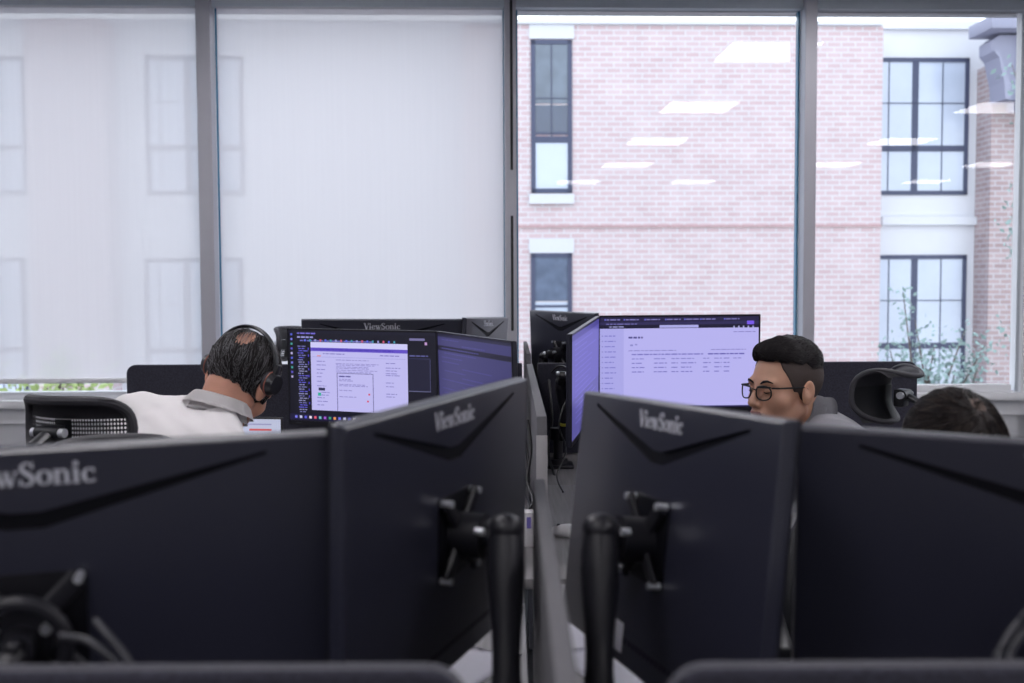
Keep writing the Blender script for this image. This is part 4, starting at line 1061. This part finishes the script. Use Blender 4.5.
M_WHORL = mat('brown_scalp', (.085, .048, .034), .6, noise=.5, nscale=300)
def spot(V, Fq, c, r_):
    q = (V[Fq].mean(1) - v3(c)) / v3(r_); return ((q ** 2).sum(1) + .25 * np.sin(V[Fq[:, 0], 0] * 900) < 1).astype(int)
def person(label, base, J, head, skin, shirt_m, trous_m, hair_kind, hs=1.0, belly=0, collar='shirt', build=1.0, hands=None):
    """J: joints in world space; returns root, head matrix"""
    base = Vector(base); root = thing('person', label, 'person', base)
    hc, hr = Vector(head[0]), head_rot(*head[1]); Mh = Matrix.Translation(hc - base) @ hr.to_4x4() @ Matrix.Scale(hs, 4)
    J = {k: v3(v) - v3(base) for k, v in J.items()}
    lo = np.min(list(J.values()), 0) - .26; hi = np.max(list(J.values()), 0) + .26; lo[2] = max(lo[2], -.01)
    up = J['neck'] - J['pelvis']; up /= np.linalg.norm(up); rt = J['sr'] - J['sl']; rt /= np.linalg.norm(rt); fw = np.cross(up, rt); fw /= np.linalg.norm(fw); rt = np.cross(fw, up)
    rot = np.stack([rt, fw, up], 1)
    def torso(f, g):
        f.ell(J['chest'], (.165 * build + g, .115 * build + g, .17 + g), .03, rot=rot)
        f.ell((J['chest'] + J['pelvis']) / 2, (.145 * build + belly * .5 + g, .115 + belly + g, .17 + g), .06, rot=rot)
        f.ell(J['pelvis'], (.165 * build + g, .125 + g, .12 + g), .05, rot=rot)
        f.cone(J['sl'], J['sr'], .060 * build + g, .060 * build + g, .05)
        m = J['neck']
        for s in ('sl', 'sr'):
            f.cone(m - up * .015, J[s], .050 + g, .055 * build + g, .04)
    def arms(f, g, end=1.0):
        for s in 'lr':
            f.cone(J['s' + s], J['e' + s], .056 * build + g, .045 * build + g, .03); w = J['e' + s] + (J['w' + s] - J['e' + s]) * end
            f.cone(J['e' + s], w, .044 * build + g, .031 + g, .01)
    def legs(f, g):
        for s in 'lr':
            f.cone(J['h' + s], J['k' + s], .085 + g, .060 + g, .05); f.cone(J['k' + s], J['a' + s], .057 + g, .038 + g, .02)
    # body (head, trunk, limbs, hands in one mesh)
    fb = Field(lo, hi, .009); torso(fb, -.012); arms(fb, -.006); legs(fb, -.010)
    hn = v3(hr @ Vector((0, -.022, -.06)) * hs) + v3(hc - base)
    fb.cone(J['neck'] - up * .05, J['neck'] * .35 + hn * .65, .060, .050, .03)
    for s in 'lr': fb.cone(J['a' + s], J['t' + s], .035, .028, .02)
    Vb, Fb = fb.mesh()
    fh = head_field(); 
    nl = hr.inverted() @ (Vector(J['neck'].tolist()) + base - hc) / hs; nl = v3(nl); nl = nl * min(1, .17 / max(.01, np.linalg.norm(nl)))
    fh.cone((0, -.025, -.045), nl, .054, .053, .02)
    Vh, Fh = fh.mesh(); lips = (np.abs(Vh[:, 0]) < .021) & (Vh[:, 1] > .094) & (Vh[:, 2] < -.0525) & (Vh[:, 2] > -.072)
    hM = np.array(Mh); Vhw = Vh @ hM[:3, :3].T + hM[:3, 3]
    Vs, Fs, Ms = [Vb, Vhw], [Fb, Fh + len(Vb)], [np.zeros(len(Fb)), lips[Fh].all(1).astype(int)]
    off = len(Vb) + len(Vh)
    for s, sd in (('l', -1), ('r', 1)):
        V, Fq = hand_mesh(1 if s == 'l' else -1, .75 if hands is None else hands)
        d = J['w' + s] - J['e' + s]; d /= np.linalg.norm(d); d = d * .8 + v3((0, 0, -.15)); d /= np.linalg.norm(d)
        n = v3((0, 0, 1)) - d * d[2]; n /= np.linalg.norm(n); x = np.cross(d, n); Rm = np.stack([x, d, n], 1)
        Vs.append(V @ Rm.T + J['w' + s]); Fs.append(Fq + off); Ms.append(np.zeros(len(Fq))); off += len(V)
    me = npmesh('body', np.concatenate(Vs), np.concatenate(Fs), [skin, M_LIP], 1, np.concatenate(Ms)); link('body', me, root)
    # shirt
    fs = Field(lo, hi, .0075); torso(fs, .006); arms(fs, .008, .93)
    X, Y, Z = np.meshgrid(*fs.ax, indexing='ij')
    fs.D += .0028 * np.sin(X * 38 + Z * 55) * np.sin(Y * 47 - Z * 21 + 1.3) + .0018 * np.sin(X * 90 + Y * 70 + Z * 40)
    link('shirt' if collar == 'shirt' else 'sweater', npmesh('top', *fs.mesh(), [shirt_m], 2), root)
    # collar around the neck
    ax = Vector((J['neck'] * .45 + hn * .55 - J['neck']).tolist()).normalized(); nb = Vector(J['neck'].tolist())
    u = Vector(rt.tolist()); u = (u - ax * u.dot(ax)).normalized(); w = ax.cross(u); cb = MB()
    if collar == 'shirt': rows = [(.0, .080), (.022, .070), (.046, .066), (.050, .069), (.040, .076), (.016, .090)]
    else: rows = [(-.02, .082), (.012, .070), (.034, .063), (.046, .061), (.049, .063), (.040, .0665), (.010, .074)]
    def cf(i, j):
        t_ = j * (len(rows) - 1); k = min(int(t_), len(rows) - 2); q = t_ - k; h_, r_ = [rows[k][m_] * (1 - q) + rows[k + 1][m_] * q for m_ in (0, 1)]
        a = 2 * math.pi * i; dip = -.012 * max(0, -math.cos(a - math.pi / 2)) if False else 0
        return nb + ax * (h_ - .012 + dip) + (u * math.cos(a) * 1.0 + w * math.sin(a) * 1.02) * r_
    cb.grid(cf, 40, 12, .003); cb.build('collar', shirt_m, root, 180)
    ft = Field(lo, hi, .010); ft.ell(J['pelvis'] - up * .02, (.168 * build, .130, .105), .05, rot=rot); legs(ft, .006)
    X, Y, Z = np.meshgrid(*ft.ax, indexing='ij'); ft.D += .002 * np.sin(X * 70 + Z * 30) * np.sin(Y * 60)
    link('trousers', npmesh('trousers', *ft.mesh(), [trous_m], 2), root)
    for s in 'lr':
        a, t_ = J['a' + s], J['t' + s]; f = Field(np.minimum(a, t_) - .09, np.maximum(a, t_) + .09, .006)
        f.cone(a + v3((0, 0, -.01)), t_, .044, .036, .02); f.cone(a + (a - t_) * .25 + v3((0, 0, -.035)), a, .035, .04, .02)
        X, Y, Z = np.meshgrid(*f.ax, indexing='ij'); f.D = np.maximum(f.D, .002 - Z)
        link('shoe', npmesh('shoe', *f.mesh(), [M_SHOE], 1), root)
    # hair
    f, d, top = hair_mesh(hair_kind, hs)
    if hair_kind == 'fade':
        f.D = d; V, Fq = f.mesh(); link('cropped_hair', npmesh('cropped_hair', V, Fq, [M_HAIRF], 1), root, Mh)
        f.D = top; V, Fq = f.mesh(); me = npmesh('hair', V, Fq, [M_HAIRB], 1); ho = link('hair', me, root, Mh)
        strands(me, 2600, lambda p: (.25, .9 if p.y > .0 else -.5, .25 if p.y > .03 else 0), .035, [M_HAIRB, M_HAIRD], root, Mh, rad=.0007, lift=.0016, mw=[3, 1], name='hair_strands')
    elif hair_kind == 'combed':
        f.D = d; V, Fq = f.mesh(); me = npmesh('hair', V, Fq, [M_HAIRB, skin], 1, spot(V, Fq, (.020, -.098, .075), (.019, .032, .030))); link('hair', me, root, Mh)
        cr = Vector((.020, -.070, .11))
        strands(me, 5200, lambda p: ((p - cr).x * 6 + .35, (p - cr).y * 5 - .2, -.6), .055, [M_HAIRB, M_HAIRG, M_HAIRD], root, Mh, rad=.0006, lift=.0014, mw=[5, 2.8, 2], name='hair_strands', away=lambda p: ((p.x - .020) / .019) ** 2 + ((p.y + .098) / .032) ** 2 + ((p.z - .075) / .030) ** 2 < 1 and random.random() < .85)
    else:
        f.D = d; V, Fq = f.mesh(); me = npmesh('hair', V, Fq, [M_HAIRD, M_WHORL], 1, spot(V, Fq, (-.020, -.052, .115), (.014, .018, .02))); link('hair', me, root, Mh)
        cr = Vector((-.020, -.052, .112))
        strands(me, 4200, lambda p: ((p - cr).x * 6 + (p - cr).y * 3, (p - cr).y * 6 - (p - cr).x * 3, -.25), .035, [M_HAIRB, M_HAIRD, mat('brown_strand', (.06, .035, .025), .5)], root, Mh, rad=.0006, lift=.0014, mw=[5, 3, 1.4], name='hair_strands', away=lambda p: (p - cr).length < .022 and random.random() < .25)
    # eyebrows and eyes
    for s in (-1, 1):
        e = MB(); e.tube([(s * .014, .0950, .021), (s * .025, .0955, .0265), (s * .037, .0930, .0285), (s * .050, .0840, .0235)], [.0022, .0032, .003, .0012], 8, flat=.6); e.build('eyebrow', M_HAIRB, root, 180, Mh)
        e = MB(); e.tube([(s * .020, .0905, -.001), (s * .031, .0925, -.0035), (s * .043, .0865, -.001)], [.0008, .0014, .0008], 6); e.build('eyelashes', M_HAIRB, root, 180, Mh)
    return root, Matrix.Translation(hc) @ hr.to_4x4() @ Matrix.Scale(hs, 4)

# the man in glasses, in profile to the left
rootR, MhR = person('man in glasses and grey sweater seated in profile, looking down at the left', (1.0, 2.95, 0),
    dict(pelvis=(1.03, 2.97, .57), chest=(.955, 2.96, .84), neck=(.865, 2.95, .995), sl=(.925, 2.79, .925), sr=(.925, 3.12, .925),
         el=(.87, 2.71, .67), wl=(.735, 2.735, .625), er=(.80, 3.16, .70), wr=(.60, 3.06, .755),
         hl=(1.0, 2.88, .56), hr=(1.0, 3.06, .56), kl=(.60, 2.84, .55), kr=(.60, 3.08, .55), al=(.62, 2.84, .09), ar=(.62, 3.08, .09), tl=(.46, 2.83, .04), tr=(.46, 3.09, .04)),
    ((.783, 2.93, 1.086), (-117, 0, 0)), M_SKIN, M_SWEAT, M_JEANS, 'fade', 1.07, 0, 'sweater')
# the man with the headset, from behind
rootL, MhL = person('grey-haired man in white shirt wearing a headset, seen from behind, head bowed', (-.88, 2.38, 0),
    dict(pelvis=(-.89, 2.34, .57), chest=(-.85, 2.46, .915), neck=(-.735, 2.54, 1.074), sl=(-.955, 2.60, 1.040), sr=(-.68, 2.385, .965),
         el=(-.93, 2.83, .86), wl=(-.76, 3.02, .77), er=(-.56, 2.52, .78), wr=(-.44, 2.74, .765),
         hl=(-.95, 2.40, .56), hr=(-.80, 2.28, .56), kl=(-.70, 2.76, .55), kr=(-.56, 2.62, .55), al=(-.72, 2.76, .09), ar=(-.58, 2.60, .09), tl=(-.63, 2.88, .04), tr=(-.49, 2.72, .04)),
    ((-.695, 2.60, 1.146), (13, 38, 17)), M_SKIN2, M_SHIRT, M_TROUS, 'combed', 1.0, .03, 'shirt', 1.08)
# the bowed person at the right, facing the viewer
rootB, MhB = person('dark-haired person with bowed head at right, only the crown above the monitor', (.80, 1.98, 0),
    dict(pelvis=(.805, 2.0, .57), chest=(.785, 1.95, .80), neck=(.775, 1.86, .945), sl=(.95, 1.88, .885), sr=(.61, 1.85, .885),
         el=(1.0, 1.76, .70), wl=(.84, 1.60, .76), er=(.55, 1.72, .70), wr=(.68, 1.58, .76),
         hl=(.90, 1.95, .56), hr=(.72, 1.94, .56), kl=(.93, 1.56, .55), kr=(.66, 1.55, .55), al=(.93, 1.58, .09), ar=(.66, 1.57, .09), tl=(.94, 1.44, .04), tr=(.65, 1.43, .04)),
    ((.765, 1.78, 1.068), (190, 54, -4)), M_SKIN2, M_NAVY, M_TROUS, 'short', 1.0, 0, 'shirt')

# headset (worn, a thing of its own)
hsx = thing('headset', 'black over-head headset worn by the man in white shirt', 'headset', MhL @ Matrix.Translation((0, -.010, .016)) @ Matrix.Rotation(R(30), 4, 'X') @ Matrix.Translation((0, .010, -.004)))
b = MB(); pts = [(.098 * math.cos(R(a)), -.012, .024 + .1035 * math.sin(R(a))) for a in range(-8, 189, 7)]
b.tube(pts, .0085, 8, flat=.6, upv=(0, 1, 0)); b.build('headband', M_BEZEL, hsx)
for s in (-1, 1):
    c = MB(); c.tube([(s * .084, -.010, .004), (s * .096, -.010, .004)], .030, 20); cu = c.build('ear_cushion', M_PAD, hsx)
    c = MB(); c.tube([(s * .096, -.010, .004), (s * .112, -.010, .004)], [.031, .024], 20); c.box((s * .100, -.010, .03), (.012, .018, .05), bev=.004); c.build('ear_cup', M_BEZEL, hsx)
    c = MB(); c.tube([(s * .0955, -.010 + .031 * math.cos(R(a)), .004 + .031 * math.sin(R(a))) for a in range(0, 360, 15)], .0016, 6, closed=True); c.build('cup_ring', mat('copper_ring', (.30, .10, .07), .4), hsx)
c = MB(); c.tube([(-.10, .01, -.008), (-.10, .05, -.045), (-.075, .088, -.072)], [.0025, .002, .003], 8); c.build('microphone', M_BEZEL, hsx)
# eyeglasses
eg = thing('eyeglasses', 'dark-framed eyeglasses worn by the man in grey sweater', 'glasses', MhR)
def rim(s): return [(s * (.034 + .0235 * math.copysign(abs(math.cos(R(a))) ** .8, math.cos(R(a)))), .107 - .010 * abs(math.cos(R(a))) * (1 if math.cos(R(a)) > 0 else -.0), -.002 + .0185 * math.copysign(abs(math.sin(R(a))) ** .8, math.sin(R(a)))) for a in range(0, 360, 15)]
b = MB()
for s in (-1, 1): b.tube(rim(s), .0019, 8, closed=True); b.tube([(s * .015, .108, .012), (s * .056, .099, .0135)], .0027, 8)
b.tube([(-.0125, .108, .004), (0, .111, .007), (.0125, .108, .004)], .0018, 8); fo = b.build('frame', M_BEZEL, eg)
for s in (-1, 1):
    b = MB(); b.tube([(s * .058, .097, .012), (s * .073, .082, .012), (s * .082, .0, .012), (s * .079, -.022, -.008)], .0022, 8, flat=.6); b.build('temple', M_BEZEL, eg)
    b = MB(); v = [b.bm.verts.new(p) for p in rim(s)]; b.bm.faces.new(v); b.build('lens', M_LENS, eg, None)

# ================================================================== LIGHT
wd = bpy.data.worlds.new('sky'); scene.world = wd; wd.use_nodes = True; nt = wd.node_tree
bg = nt.nodes['Background']
tc = nt.nodes.new('ShaderNodeTexCoord'); sp = nt.nodes.new('ShaderNodeSeparateXYZ'); nt.links.new(tc.outputs['Generated'], sp.inputs[0])
cr = nt.nodes.new('ShaderNodeMapRange'); cr.inputs[1].default_value = -.1; cr.inputs[2].default_value = .6; nt.links.new(sp.outputs[2], cr.inputs[0])
mx = nt.nodes.new('ShaderNodeMix'); mx.data_type = 'RGBA'; mx.inputs[6].default_value = (.90, .95, 1, 1); mx.inputs[7].default_value = (.78, .88, 1, 1)
nt.links.new(cr.outputs[0], mx.inputs[0]); nt.links.new(mx.outputs[2], bg.inputs[0]); bg.inputs[1].default_value = 2.62

vs_ = scene.view_settings; vs_.view_transform = 'Standard'; vs_.look = 'None'; vs_.gamma = 1; vs_.use_curve_mapping = False; vs_.exposure = 0
scene.cycles.use_denoising = True
scene.cycles.max_bounces = 8; scene.cycles.transparent_max_bounces = 16; scene.cycles.diffuse_bounces = 4
scene.cycles.sample_clamp_indirect = 6; scene.cycles.caustics_reflective = False; scene.cycles.caustics_refractive = False
